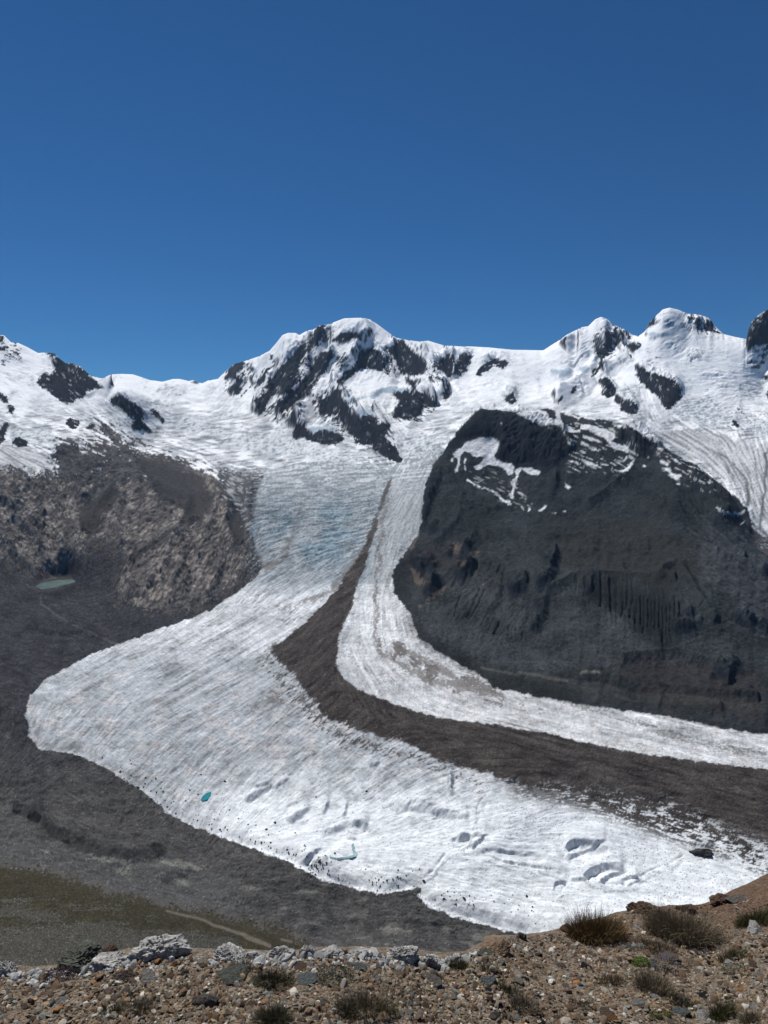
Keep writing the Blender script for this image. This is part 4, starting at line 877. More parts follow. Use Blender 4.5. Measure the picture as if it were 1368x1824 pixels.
# small cryoconite pits and stones on the clean ice
pit, pid = voro(uu / 7.5, vv / 4.6, 362)
pm = (pit < .16) & (pid < .16 + .5 * samp(blur(region([tr('ZG', '620 400 760 370 900 420 1000 470 960 520 840 600 700 620 660 540'), tr('ZG', '100 230 340 220 380 330 200 400 80 330'), tr('ZG', '780 560 980 500 1240 560 1200 640 1000 680 800 690')]), 10), uu, vv)) & (vv > 1360)
base = np.where(pm[..., None], base * .36, base)
# melt water channels in the ice
wat = np.clip(samp(chan, uu + wx * .7, vv + wy * .7), 0, 1) * sstep(-.5, .5, n3 + n2) * .8
base = mix(base, C3(.10, .13, .14), np.clip(wat, 0, .85)[..., None])
col = mix(col, base, f)
rgh = np.where(f[..., 0] > .5, .42 + .3 * up, rgh)
# medial moraine with its ragged lower edge
mwp = .5 + 1.2 * sstep(0, 30, vv - np.interp(uu, [480, 600, 780, 1100, 1368], [1120, 1240, 1310, 1380, 1440]))
mb = samp(blur(R_mor, 4), uu + mwp * wx, vv + mwp * wy)
mx = samp(blur(region([MIX]), 12), uu, vv)
lob = samp(blur(region([tr('P', '470 1150 520 1190 560 1240 600 1290 660 1312 740 1335 800 1365 900 1402 880 1412 780 1380 700 1352 600 1330 540 1280 490 1220 455 1170')]), 9), uu, vv)
mb2 = samp(blur(R_mor, 9), uu + wx, vv + wy)
low_e = sstep(0, 14, vv - np.interp(uu, [480, 600, 780, 1100, 1368], [1130, 1230, 1290, 1350, 1400]))
mbb = mb * (1 - low_e) + mb2 * low_e
mn = .45 * n3 + .75 * q1 + .5 * q2 + .35 * fbm(uu / 13, vv / 9, 3, 363) + .2 * rn2
edge = sstep(.36, .64, mbb + .40 * mn * (mbb > .01) * (mbb < .99))
spots = sstep(-.02, .30, mn + .5 * fbm(uu / 30, vv / 18, 3, 397) - .02 + .45 * sstep(1520, 1400, vv - .12 * (uu - 1000)))
edge = edge * (1 - mx) + mx * np.clip(.12 + .88 * spots, 0, 1)
edge = np.maximum(edge, sstep(.42, .72, .55 * lob + .75 * mn) * (lob > .03) * .85)
mc = C3(.052, .046, .043) * (1 + .5 * q1[..., None] + .8 * gd[..., None] + .5 * fbm(uu / 50, vv / 30, 3, 370)[..., None]) * (1 + .26 * n3[..., None] + .14 * n2[..., None] + .22 * grain2[..., None])
spk = (pn(uu / 1.8, vv / 1.5, 364) > .60)[..., None]
mc = np.where(spk, mc * 2.0, mc)
mc = mix(mc, C3(.16, .16, .16), (.35 * sstep(1010, 900, vv))[..., None])
col = mix(col, mc, (edge * f[..., 0])[..., None])
rgh = np.where(edge * f[..., 0] > .5, .75, rgh)
mor_m = edge * f[..., 0]
# water in the ice
R_po = region(POND)
f = mask(R_po, 0, soft=.4, warp=.3)
# meadow
f = mask(R_meadow, 6, 1.3, n3 + .8 * n2, soft=.3)
me_ = C3(.038, .034, .022) * (1 + .35 * n3[..., None] + .30 * n2[..., None] + .15 * grain[..., None])
sc_ = C3(.078, .078, .073) * (1 + .35 * grain[..., None])
R_scr = region([tr('L5', q) for q in ['20 840 200 838 205 872 20 872', '-400 895 0 895 300 915 430 960 300 990 0 965 -400 965', '-400 1010 0 1010 600 985 850 1030 1368 1060 1368 1300 -400 1300', '260 858 370 868 300 884', '405 878 465 893 420 904', '480 888 720 898 680 918', '640 938 760 943 700 958', '860 948 940 958 880 968']])
sm = mask(R_scr, 4, 1.2, n3 + fbm(uu / 60, vv / 8, 3, 371), .3)
me_ = mix(me_, sc_, sm * .5)
rock_s = (pn(uu / 1.9, vv / 1.6, 372) > .55)[..., None]
me_ = np.where(rock_s, me_ * 2.1, me_)
me_ = mix(me_, C3(.05, .045, .038), .5 * sstep(.3, .6, fbm(uu / 40, vv / 7, 3, 373))[..., None])
R_path = region([], [(tr('P', '295 1622 325 1630 350 1635 366 1640 380 1648 398 1653 415 1659 432 1664 450 1672 470 1680 482 1686'), .8, 2.2), (tr('P', '430 1663 440 1672 465 1681'), .7), (tr('P', '500 1673 520 1678'), 1)], br=1)
me_ = mix(me_, C3(.20, .18, .15), np.clip(samp(R_path, uu, vv) * 1.2, 0, .5)[..., None])
col = mix(col, me_, f); rgh = np.where(f[..., 0] > .5, .6, rgh)
col = np.clip(col, .008, .92)
print('painted')

# ------------------------------------------------------------------ materials
def attr_node(nt, name):
    a = nt.nodes.new('ShaderNodeAttribute'); a.attribute_name = name; return a
def land_material(name, sc, dist, strength, rough=1.0, spec=.04):
    m = bpy.data.materials.new(name); m.use_nodes = True; nt = m.node_tree; N = nt.nodes; L = nt.links
    bs = N['Principled BSDF']; bs.inputs['Roughness'].default_value = rough
    bs.inputs['Specular IOR Level'].default_value = spec
    ca = attr_node(nt, 'albedo'); ra = attr_node(nt, 'relief')
    tc = N.new('ShaderNodeTexCoord')
    n = N.new('ShaderNodeTexNoise'); n.inputs['Scale'].default_value = sc; n.inputs['Detail'].default_value = 8; n.inputs['Roughness'].default_value = .80
    L.new(tc.outputs['Object'], n.inputs['Vector'])
    mr = N.new('ShaderNodeMapRange'); mr.inputs[1].default_value = .32; mr.inputs[2].default_value = .68; mr.inputs[3].default_value = .52; mr.inputs[4].default_value = 1.48
    L.new(n.outputs['Fac'], mr.inputs[0])
    one = N.new('ShaderNodeMix'); one.data_type = 'FLOAT'; one.inputs[2].default_value = 1.0
    L.new(ra.outputs['Fac'], one.inputs[0]); L.new(mr.outputs[0], one.inputs[3])
    mu = N.new('ShaderNodeVectorMath'); mu.operation = 'SCALE'
    L.new(ca.outputs['Color'], mu.inputs[0]); L.new(one.outputs[0], mu.inputs['Scale'])
    L.new(mu.outputs[0], bs.inputs['Base Color'])
    b = N.new('ShaderNodeBump'); b.inputs['Distance'].default_value = dist
    ms = N.new('ShaderNodeMath'); ms.operation = 'MULTIPLY'; ms.inputs[1].default_value = strength
    L.new(ra.outputs['Fac'], ms.inputs[0]); L.new(ms.outputs[0], b.inputs['Strength'])
    L.new(n.outputs['Fac'], b.inputs['Height']); L.new(b.outputs[0], bs.inputs['Normal'])
    return m
M_far = land_material('high_mountain_rock_and_snow', 1 / 45.0, 42.0, .8)
M_mid = land_material('valley_rock_and_ice', 1 / 11.0, 9.0, .7)
M_near = land_material('debris_and_meadow', 1 / 4.0, 3.2, .7)

# ------------------------------------------------------------------ cut the one land surface into its natural pieces
def grid_normals():
    P = np.stack([X2, Y2, z], -1)
    a = np.gradient(P, axis=0); b = np.gradient(P, axis=1)
    n = np.cross(a, b); n /= np.linalg.norm(n, axis=-1, keepdims=True) + 1e-9
    return np.where(n[..., 2:3] < 0, -n, n)
P3 = np.stack([X2, Y2, z], -1).astype(np.float32)
NRM = grid_normals().astype(np.float32)

def cen(a):
    return .25 * (a[:-1, :-1] + a[1:, :-1] + a[:-1, 1:] + a[1:, 1:])
fu, fv, fY = cen(uu), cen(vv), cen(Y2)
inm = lambda R: samp(blur(R, 1), fu, fv) > .5
fid = np.full(fu.shape, 0)
hi = fY > 4700
fid[~hi] = 6
for k, (a, b) in enumerate([(-9e9, 190), (190, 392), (392, 815), (815, 1131), (1131, 1331), (1331, 9e9)]):
    fid[hi & (fu >= a) & (fu < b)] = k
fid[inm(R_slope) & (fY < 5200)] = 7
fid[inm(R_val) & (fY < 2600)] = 8
onhill = inm(R_hill) & (fY < np.interp(fu, HY[:, 0], HY[:, 1]) * 1.06) & (fY > 1000)
fid[onhill] = 9
g = inm(R_gl) & (fY < 4400) & (fid != 9)
fid[g] = 10
fid[g & (cen(mor_m) > .5) & (samp(blur(R_mor, 6), fu, fv) > .12)] = 11
fid[(inm(R_meadow) | (fY < 250)) & (fY < 700)] = 12
fid[(fY < 640) & (fid == 8) & (fv > 1700)] = 12
INFO = {0: ('mountain', 'left massif with a jagged dark rock buttress on its snowy right shoulder', M_far),
        1: ('mountain', 'low distant snow crest closing the gap between the left massif and the central peak', M_far),
        2: ('mountain', 'broad central double peak with diagonal dark rock ribs and hanging ice cliffs', M_far),
        3: ('mountain', 'pointed white peak with crevassed snow slopes right of the central massif', M_far),
        4: ('mountain', 'rounded white dome peak with small rock bands under its right shoulder', M_far),
        5: ('mountain', 'dark rocky peak cut by the right edge of the photo', M_far),
        6: ('snowfield', 'high firn basins and icefalls at the foot of the peaks', M_far),
        7: ('rock_slope', 'brown and tan glacier-polished rock slope on the left', M_mid),
        8: ('moraine', 'grey moraine and debris around the end of the ice', M_mid),
        9: ('rocky_hill', 'big dark slate mountain with snow patches and fluted gravel walls', M_mid),
        10: ('glacier', 'wide grey white glacier tongue streaked with fine crevasses', M_mid),
        11: ('medial_moraine', 'dark brown gravel band curving down the middle of the glacier', M_mid),
        12: ('meadow', 'olive brown grassy slope with grey scree patches and a thin footpath', M_near)}
idx = np.arange(NC * NR).reshape(NC, NR)
q00, q10, q11, q01 = idx[:-1, :-1], idx[1:, :-1], idx[1:, 1:], idx[:-1, 1:]
quads = np.stack([q00, q10, q11, q01], -1)
def mesh_from(name, V, F, mat, attrs=(), nrm=None, smooth=True):
    me = bpy.data.meshes.new(name)
    n, k = len(V), F.shape[1]
    me.vertices.add(n); me.vertices.foreach_set('co', V.astype(np.float32).ravel())
    me.loops.add(F.size); me.loops.foreach_set('vertex_index', F.astype(np.int32).ravel())
    me.polygons.add(len(F)); me.polygons.foreach_set('loop_start', np.arange(0, F.size, k, dtype=np.int32))
    me.polygons.foreach_set('use_smooth', np.full(len(F), smooth, dtype=bool))
    for an, data in attrs:
        if data.ndim == 1:
            at_ = me.attributes.new(an, 'FLOAT', 'POINT'); at_.data.foreach_set('value', data.astype(np.float32))
        else:
            at_ = me.attributes.new(an, 'FLOAT_COLOR', 'POINT')
            c = np.ones((n, 4), np.float32); c[:, :3] = data; at_.data.foreach_set('color', c.ravel())
    me.update(calc_edges=True)
    if nrm is not None:
        try:
            a = me.attributes.new('custom_normal', 'FLOAT_VECTOR', 'POINT'); a.data.foreach_set('vector', nrm.astype(np.float32).ravel())
        except Exception as e:
            print('normals', e)
    me.materials.append(mat)
    return me
def link(name, me, parent=None, **props):
    o = bpy.data.objects.new(name, me); scene.collection.objects.link(o)
    if parent is not None:
        o.parent = parent
    for k, v in props.items():
        o[k] = v
    return o
Pf, Nf, Cf, Rf = P3.reshape(-1, 3), NRM.reshape(-1, 3), col.reshape(-1, 3), rgh.ravel()
for k, (nm, lab, mat) in INFO.items():
    F = quads[fid == k]
    if not len(F):
        continue
    used, inv = np.unique(F, return_inverse=True)
    me = mesh_from(nm, Pf[used], inv.reshape(F.shape), mat, [('albedo', Cf[used]), ('relief', Rf[used])], Nf[used])
    link(nm, me, kind='structure', label=lab)

# ------------------------------------------------------------------ thin mountain air
HAZE = 1.3e-5
if HAZE > 0:
    hv = [(-16000, -40, -640), (16000, -40, -640), (16000, 14500, -640), (-16000, 14500, -640), (-16000, -40, 1650), (16000, -40, 1650), (16000, 14500, 1650), (-16000, 14500, 1650)]
    hf = [(3, 2, 1, 0), (4, 5, 6, 7), (0, 1, 5, 4), (1, 2, 6, 5), (2, 3, 7, 6), (3, 0, 4, 7)]
    hm = bpy.data.meshes.new('haze'); hm.from_pydata(hv, [], hf); hm.update()
    m = bpy.data.materials.new('clear_air'); m.use_nodes = True
    nt = m.node_tree; nt.nodes.clear()
    o_ = nt.nodes.new('ShaderNodeOutputMaterial'); pv = nt.nodes.new('ShaderNodeVolumePrincipled')
    pv.inputs['Color'].default_value = (.42, .66, 1.0, 1); pv.inputs['Density'].default_value = HAZE; pv.inputs['Anisotropy'].default_value = 0.0
    nt.links.new(pv.outputs[0], o_.inputs['Volume'])
    hm.materials.append(m)
    ho = bpy.data.objects.new('haze', hm); scene.collection.objects.link(ho); ho['kind'] = 'stuff'
# ------------------------------------------------------------------ lookups on the finished land
def land_at(u, v, y_min=300.0):
    """the visible point of the land behind a photo pixel"""
    s, _ = px2(u, v)
    for _k in range(2):
        c = int(np.clip(np.searchsorted(SC, s), 1, NC - 2))
        V = vv[c]; ok = (Y2[c] > y_min) & (V <= v)
        r = int(ok.argmax())
        du = u - uu[c, r]
        s = SC[c] + du / FPX
    return Vector((float(X2[c, r] + du / FPX * Y2[c, r]), float(Y2[c, r]), float(z[c, r])))

def simple_mat(name, colr, rough=.9, spec=.3, scale=8.0, vary=.35, bump=.0, bdist=.01, attr=None):
    m = bpy.data.materials.new(name); m.use_nodes = True; nt = m.node_tree; N = nt.nodes; L = nt.links
    bs = N['Principled BSDF']; bs.inputs['Roughness'].default_value = rough; bs.inputs['Specular IOR Level'].default_value = spec
    tc = N.new('ShaderNodeTexCoord')
    n = N.new('ShaderNodeTexNoise'); n.inputs['Scale'].default_value = scale; n.inputs['Detail'].default_value = 7; n.inputs['Roughness'].default_value = .65
    L.new(tc.outputs['Object'], n.inputs['Vector'])
    mr = N.new('ShaderNodeMapRange'); mr.inputs[1].default_value = .3; mr.inputs[2].default_value = .7; mr.inputs[3].default_value = 1 - vary; mr.inputs[4].default_value = 1 + vary
    L.new(n.outputs['Fac'], mr.inputs[0])
    mu = N.new('ShaderNodeVectorMath'); mu.operation = 'SCALE'
    if attr:
        a = attr_node(nt, attr); L.new(a.outputs['Color'], mu.inputs[0])
    else:
        mu.inputs[0].default_value = colr
    L.new(mr.outputs[0], mu.inputs['Scale']); L.new(mu.outputs[0], bs.inputs['Base Color'])
    if bump:
        b = N.new('ShaderNodeBump'); b.inputs['Strength'].default_value = bump; b.inputs['Distance'].default_value = bdist
        L.new(n.outputs['Fac'], b.inputs['Height']); L.new(b.outputs[0], bs.inputs['Normal'])
    return m

# ------------------------------------------------------------------ water
def water(name, poly, mat, level=None, lift=.35, **props):
    P = []
    for (a, b) in poly:
        if level is not None:
            s, T_ = px2(a, b); Yw = level / float(T_); P.append((float(s) * Yw, Yw, level))
        else:
            q = land_at(a, b); P.append((q.x, q.y, q.z + lift))
    me = bpy.data.meshes.new(name)
    c = np.mean(P, 0)
    me.from_pydata([tuple(c)] + P, [], [(0, 1 + i, 1 + (i + 1) % len(P)) for i in range(len(P))])
    me.update(); me.materials.append(mat)
    link(name, me, kind='structure', **props)
M_pool = simple_mat('turquoise_meltwater', (.02, .20, .235), .15, .5, .05, .2)
M_pool2 = simple_mat('pale_meltwater', (.22, .35, .36), .2, .5, .05, .3)
M_lake = simple_mat('grey_green_lake_water', (.085, .135, .12), .25, .4, .02, .4)
water('lake', LAKE, M_lake, level=LAKE_Z, label='small grey green lake below the rock wall on the left')
water('melt_pond', POND[0], M_pool, lift=1.2, label='small turquoise meltwater pool on the white ice')
for seg in ['510 482 545 492 545 500 515 490', '545 492 600 488 600 497 550 501', '600 488 632 474 642 484 600 497', '632 474 622 455 630 450 648 468 642 484', '622 455 618 430 628 420 634 440 630 450']:
    water('melt_stream', tr('ZF', seg), M_pool2, lift=.8)

# ------------------------------------------------------------------ rocks
def ico(sub):
    import bmesh
    bm = bmesh.new(); bmesh.ops.create_icosphere(bm, subdivisions=sub, radius=1.0)
    V = np.array([v.co[:] for v in bm.verts]); F = np.array([[v.index for v in f.verts] for f in bm.faces]); bm.free()
    return V, F
ICO = {k: ico(k) for k in (1, 2, 3)}
def facet_rock(rng, sub=2, planes=14, sx=1.0, sy=1.0, sz=.6, rough=.04):
    V, F = ICO[sub]
    n = rng.normal(size=(planes, 3)); n /= np.linalg.norm(n, axis=1)[:, None]
    h = rng.uniform(.55, .95, planes)
    d = np.maximum(V @ n.T, 1e-3)
    r = np.minimum(np.min(np.where(V @ n.T > .05, h / d, 9), axis=1), 1.15)
    r = r + rough * rng.normal(size=len(r))
    P = V * r[:, None] * np.array([sx, sy, sz])
    P[:, 2] = np.maximum(P[:, 2], -.45 * sz)
    return P, F
def py_mesh(name, P, F, mat, smooth=False, attrs=()):
    me = mesh_from(name, np.asarray(P, np.float32), np.asarray(F), mat, attrs, None, smooth)
    return me

# boulders lying on the ice and on the debris
rngb = np.random.default_rng(77)
M_boulder = simple_mat('dark_boulder_rock', (.045, .043, .042), .95, .1, 3.0, .4, .8, .1)
M_boulder2 = simple_mat('grey_boulder_rock', (.11, .105, .10), .95, .1, 3.0, .4, .8, .1)
BM = [py_mesh('boulder', *facet_rock(rngb, 2, 12, 1, rngb.uniform(.7, 1), rngb.uniform(.6, .8)), M_boulder) for _ in range(6)]
BM2 = [py_mesh('boulder', *facet_rock(rngb, 2, 12, 1, rngb.uniform(.7, 1), rngb.uniform(.6, .8)), M_boulder2) for _ in range(3)]
def boulder(u, v, wpx, label, group=None, pale=False):
    p = land_at(u, v); r = wpx * .5 * p.y / FPX
    o = bpy.data.objects.new('boulder', (BM2 if pale else BM)[rngb.integers(0, 3 if pale else 6)]); scene.collection.objects.link(o)
    o.location = (p.x, p.y, p.z + .15 * r); o.scale = (r, r, r); o.rotation_euler = (0, 0, rngb.uniform(0, 6.28))
    o['label'] = label; o['category'] = 'boulder'
    if group:
        o['group'] = group
NAMED_B = [(400, 1393, 7, 'dark boulder alone on white ice above and right of the turquoise pool'), (358, 1381, 4, 'small dark boulder directly above the turquoise pool on the ice'), (353, 1416, 4, 'small dark boulder touching the left end of the turquoise pool'),
           (490, 1466, 8, 'dark boulder on the ice left of the meltwater stream, near two crevasses'), (653, 1410, 6, 'dark boulder on rough ice below the brown moraine band'), (596, 1521, 7, 'dark boulder beside the pale meltwater stream'),
           (1240, 1520, 0, ''), (563, 1420, 5, 'small dark boulder on dirty ice between the two large ice hollows'), (755, 1571, 7, 'dark boulder on the lip of the notch in the lower ice edge'), (475, 1478, 6, 'dark boulder just below left of another on the streaked ice'),
           (826, 1601, 8, 'largest dark boulder on the smooth lowest tongue of ice'), (812, 1613, 6, 'dark boulder on the lowest ice tongue near its left rim'), (938, 1597, 7, 'flat dark boulder on the white ice right of the lowest tongue'), (1212, 1374, 6, 'pale boulder on the brown moraine band near the right edge'),
           (1300, 1388, 6, 'dark boulder on the moraine band by the right edge of the photo'), (1092, 1334, 5, 'dark boulder at the upper border of the moraine band'), (1248, 1424, 6, 'dark boulder low on the moraine band at the right')]
for (a, b, w, lab) in NAMED_B:
    if w:
        boulder(a, b, w, lab, pale='pale' in lab)
def in_poly(pt, poly):
    x, y = pt; c = False; n = len(poly)
    for i in range(n):
        x0, y0 = poly[i]; x1, y1 = poly[(i + 1) % n]
        if (y0 > y) != (y1 > y) and x < (x1 - x0) * (y - y0) / (y1 - y0) + x0:
            c = not c
    return c
EDGE_L = tr('P', '130 1350 215 1385 270 1415 300 1445 350 1470 420 1495 470 1515 520 1532 560 1555 600 1570')
def along(line, t):
    i = min(int(t * (len(line) - 1)), len(line) - 2); f = t * (len(line) - 1) - i
    return line[i][0] * (1 - f) + line[i + 1][0] * f, line[i][1] * (1 - f) + line[i + 1][1] * f
for k in range(118):
    a, b = along(EDGE_L, rngb.uniform(0.05, 1)); d = abs(rngb.normal(0, 1))
    boulder(a + rngb.normal(0, 8) + 9 * d, b - 2 - 13 * d + rngb.normal(0, 3), rngb.uniform(2.2, 4.6), 'small dark boulder in the belt of rubble along the left margin of the ice', 'boulders along the left ice margin')
for k in range(42):
    boulder(rngb.normal(690, 38), rngb.normal(1571, 11), rngb.uniform(2.2, 4.2), 'small dark boulder scattered on the ice just above its notched lower edge', 'boulders above the notched ice edge')
for k in range(38):
    a = rngb.uniform(765, 960); boulder(a, rngb.uniform(1588, 1600 + (a - 760) * .28), rngb.uniform(2, 4), 'small dark boulder scattered on the smooth lowest tongue of ice', 'boulders on the lowest ice tongue')
for k in range(26):
    t = k / 25.; boulder(548 + 30 * t + rngb.normal(0, 5), 1560 - 32 * t + rngb.normal(0, 4), rngb.uniform(2.5, 5), 'dark boulder in the rubble pile beside the pale meltwater stream', 'boulders in the rubble pile by the stream')
for k in range(70):
    while True:
        a, b = rngb.uniform(500, 1368), rngb.uniform(1180, 1500)
        if in_poly((a, b), MORAINE):
            break
    boulder(a, b, rngb.uniform(2, 4.2), 'boulder lying on the brown medial moraine band', 'boulders on the moraine band', pale=rngb.uniform() < .35)
p = land_at(1248, 1520); o = bpy.data.objects.new('rock_mound', py_mesh('rock_mound', *facet_rock(rngb, 3, 26, 20, 12, 8, .11), M_boulder)); scene.collection.objects.link(o)
o.location = (p.x, p.y, p.z - 1); o['label'] = 'dark rock mound standing in the ragged lower border of the moraine'; o['category'] = 'rock'
CRN = tr('P', '10 1543 75 1550 140 1567 196 1590 245 1601 262 1604 318 1615 352 1620 362 1623 380 1627 410 1634 450 1642 482 1646 500 1655')
for k in range(40):
    a, b = along(CRN, rngb.uniform(0, 1)); boulder(a + rngb.normal(0, 5), b + rngb.normal(1, 2.5), rngb.uniform(2, 6), 'dark boulder on the upper rim of the grassy slope', 'boulders along the rim of the grassy slope', pale=rngb.uniform() < .3)

# ------------------------------------------------------------------ foreground: the gravel ridge underfoot
CREST = tr('P', '-700 1760 -200 1745 0 1724 60 1732 130 1730 180 1714 240 1702 330 1702 400 1702 480 1703 560 1698 650 1697 720 1699 790 1706 830 1702 860 1684 885 1672 930 1669 975 1661 1010 1651 1060 1640 1090 1630 1140 1618 1195 1614 1235 1614 1270 1606 1310 1583 1350 1565 1368 1557 1500 1505 1700 1450 2200 1400')
CU = np.array([c[0] for c in CREST]); CV = np.array([c[1] for c in CREST])
_s, _T = px2(CU, CV)
YCs = np.interp(CU, [-200, 0, 300, 700, 850, 1000, 1150, 1368, 1700], [3.3, 3.2, 3.1, 3.2, 3.4, 4.0, 4.4, 5.0, 5.2])
def ground_z(x, y, detail=True):
    x = np.asarray(x, float); y = np.asarray(y, float)
    s = x / np.maximum(y, .9)
    Tc = np.interp(s, _s, _T); yc = np.interp(s, _s, YCs)
    zc = Tc * yc; a = (-zc - 1.62) / yc
    zz = -1.62 - a * np.maximum(y, -3)
    over = np.maximum(y - yc, 0)
    zz = np.where(y > yc, zc - a * over - .55 * over ** 1.35 - .22 * over ** 2, zz)
    k = 1 - .6 * np.exp(-((y - yc) / .35) ** 2)
    zz = zz + k * .045 * fbm(x / .9, y / .9, 3, 601)
    if detail:
        zz = zz + .014 * fbm(x / .16, y / .16, 3, 602) + .006 * ridged(x / .05, y / .05, 2, 603) - .006
    return zz
gx = np.concatenate([np.linspace(-7, -2.4, 40)[:-1], np.linspace(-2.4, 3.4, 330), np.linspace(3.4, 8, 40)[1:]])
gy = np.concatenate([np.linspace(-2, 1.6, 24)[:-1], np.linspace(1.6, 5.6, 250), np.linspace(5.6, 9.0, 36)[1:]])
GX, GY = np.meshgrid(gx, gy, indexing='ij')
GZ = ground_z(GX, GY)
gi = np.arange(GX.size).reshape(GX.shape)
GF = np.stack([gi[:-1, :-1], gi[1:, :-1], gi[1:, 1:], gi[:-1, 1:]], -1).reshape(-1, 4)
gs = GX / np.maximum(GY, .9)
gn = fbm(GX / .5, GY / .5, 4, 610); gn2 = fbm(GX / .07, GY / .07, 3, 611)
rust = sstep(.34, .52, gs + .08 * gn) * sstep(3.7, 4.2, GY + .4 * gn)
gc_ = np.zeros(GX.shape + (3,), np.float32) + C3(.130, .101, .073)
gc_ = mix(gc_, C3(.13, .112, .092), sstep(0, .4, gn)[..., None] * .6)
gc_ = mix(gc_, C3(.062, .046, .034), sstep(.05, .45, gn2)[..., None] * .6)
gc_ = mix(gc_, C3(.082, .047, .030), rust[..., None] * .75)
def gravel_ground_mat():
    m = bpy.data.materials.new('gravelly_brown_soil'); m.use_nodes = True; nt = m.node_tree; N = nt.nodes; L = nt.links
    bs = N['Principled BSDF']; bs.inputs['Roughness'].default_value = .95; bs.inputs['Specular IOR Level'].default_value = .15
    a = attr_node(nt, 'albedo'); tc = N.new('ShaderNodeTexCoord')
    vo = N.new('ShaderNodeTexVoronoi'); vo.inputs['Scale'].default_value = 85; L.new(tc.outputs['Object'], vo.inputs['Vector'])
    no = N.new('ShaderNodeTexNoise'); no.inputs['Scale'].default_value = 30; no.inputs['Detail'].default_value = 6; L.new(tc.outputs['Object'], no.inputs['Vector'])
    sep = N.new('ShaderNodeSeparateColor'); L.new(vo.outputs['Color'], sep.inputs[0])
    mr = N.new('ShaderNodeMapRange'); mr.inputs[3].default_value = .55; mr.inputs[4].default_value = 1.7; L.new(sep.outputs[0], mr.inputs[0])
    mu = N.new('ShaderNodeVectorMath'); mu.operation = 'SCALE'; L.new(a.outputs['Color'], mu.inputs[0]); L.new(mr.outputs[0], mu.inputs['Scale'])
    L.new(mu.outputs[0], bs.inputs['Base Color'])
    ad = N.new('ShaderNodeMath'); ad.operation = 'SUBTRACT'; L.new(no.outputs['Fac'], ad.inputs[0]); L.new(vo.outputs['Distance'], ad.inputs[1])
    b = N.new('ShaderNodeBump'); b.inputs['Strength'].default_value = .9; b.inputs['Distance'].default_value = .006
    L.new(ad.outputs[0], b.inputs['Height']); L.new(b.outputs[0], bs.inputs['Normal'])
    return m
me = mesh_from('ground', np.stack([GX, GY, GZ], -1).reshape(-1, 3), GF, gravel_ground_mat(), [('albedo', gc_.reshape(-1, 3))])
link('ground', me, kind='structure', label='brown stony ground of the ridge the photo was taken from')

def fg_at(u, v):
    """the point of the ridge behind a photo pixel (above the crest: on the crest)"""
    s, T_ = px2(u, v); s = float(s); T_ = float(T_)
    yc = float(np.interp(s, _s, YCs)); ys = np.linspace(1.2, yc + .05, 120)
    zz = ground_z(s * ys, ys, False); d = T_ * ys - zz
    k = np.where(d <= 0)[0]
    i = k[0] if len(k) else len(ys) - 1
    return Vector((s * ys[i], ys[i], float(zz[i])))

# stone colours and shapes
STONE = {'white': (.45, .44, .42), 'palegrey': (.27, .255, .23), 'grey': (.155, .138, .118), 'bluegrey': (.145, .163, .162), 'greengrey': (.115, .12, .10), 'tan': (.24, .18, .12), 'brown': (.145, .102, .072), 'orange': (.22, .11, .045), 'dark': (.022, .022, .021), 'pinktan': (.19, .15, .125)}
SM = {k: simple_mat(k + '_stone', c, 0.92, .2, 5.0, .42, .9, .10) for k, c in STONE.items()}
rngs = np.random.default_rng(4)
SHAPES = [facet_rock(rngs, 2, int(rngs.integers(8, 13)), 1, rngs.uniform(.6, 1), rngs.uniform(.28, .6), .006) for _ in range(14)]
SMESH = {}
def stone_mesh(kind, i):
    if (kind, i) not in SMESH:
        P, F = SHAPES[i]; SMESH[(kind, i)] = py_mesh('stone', P, F, SM[kind])
    return SMESH[(kind, i)]
placed = []
def stone(u, v, w, kind, label, group=None, flat=None, name='stone', rot=None, tilt=0.0, sink=.15, cat='stone'):
    p = fg_at(u, v); r = w * .5 * p.y / FPX * 1.08
    i = int(rngs.integers(0, 14))
    o = bpy.data.objects.new(name, stone_mesh(kind, i)); scene.collection.objects.link(o)
    zs_ = 1.0 if flat is None else flat
    o.location = (p.x, p.y, p.z + r * (.18 - sink) ); o.scale = (r, r, r * zs_)
    o.rotation_euler = (rngs.normal(0, .12) - .06, tilt + rngs.normal(0, .1), rngs.uniform(0, 6.28) if rot is None else rot)
    o['label'] = label; o['category'] = cat
    if group:
        o['group'] = group
    placed.append((u, v, w))
    return o
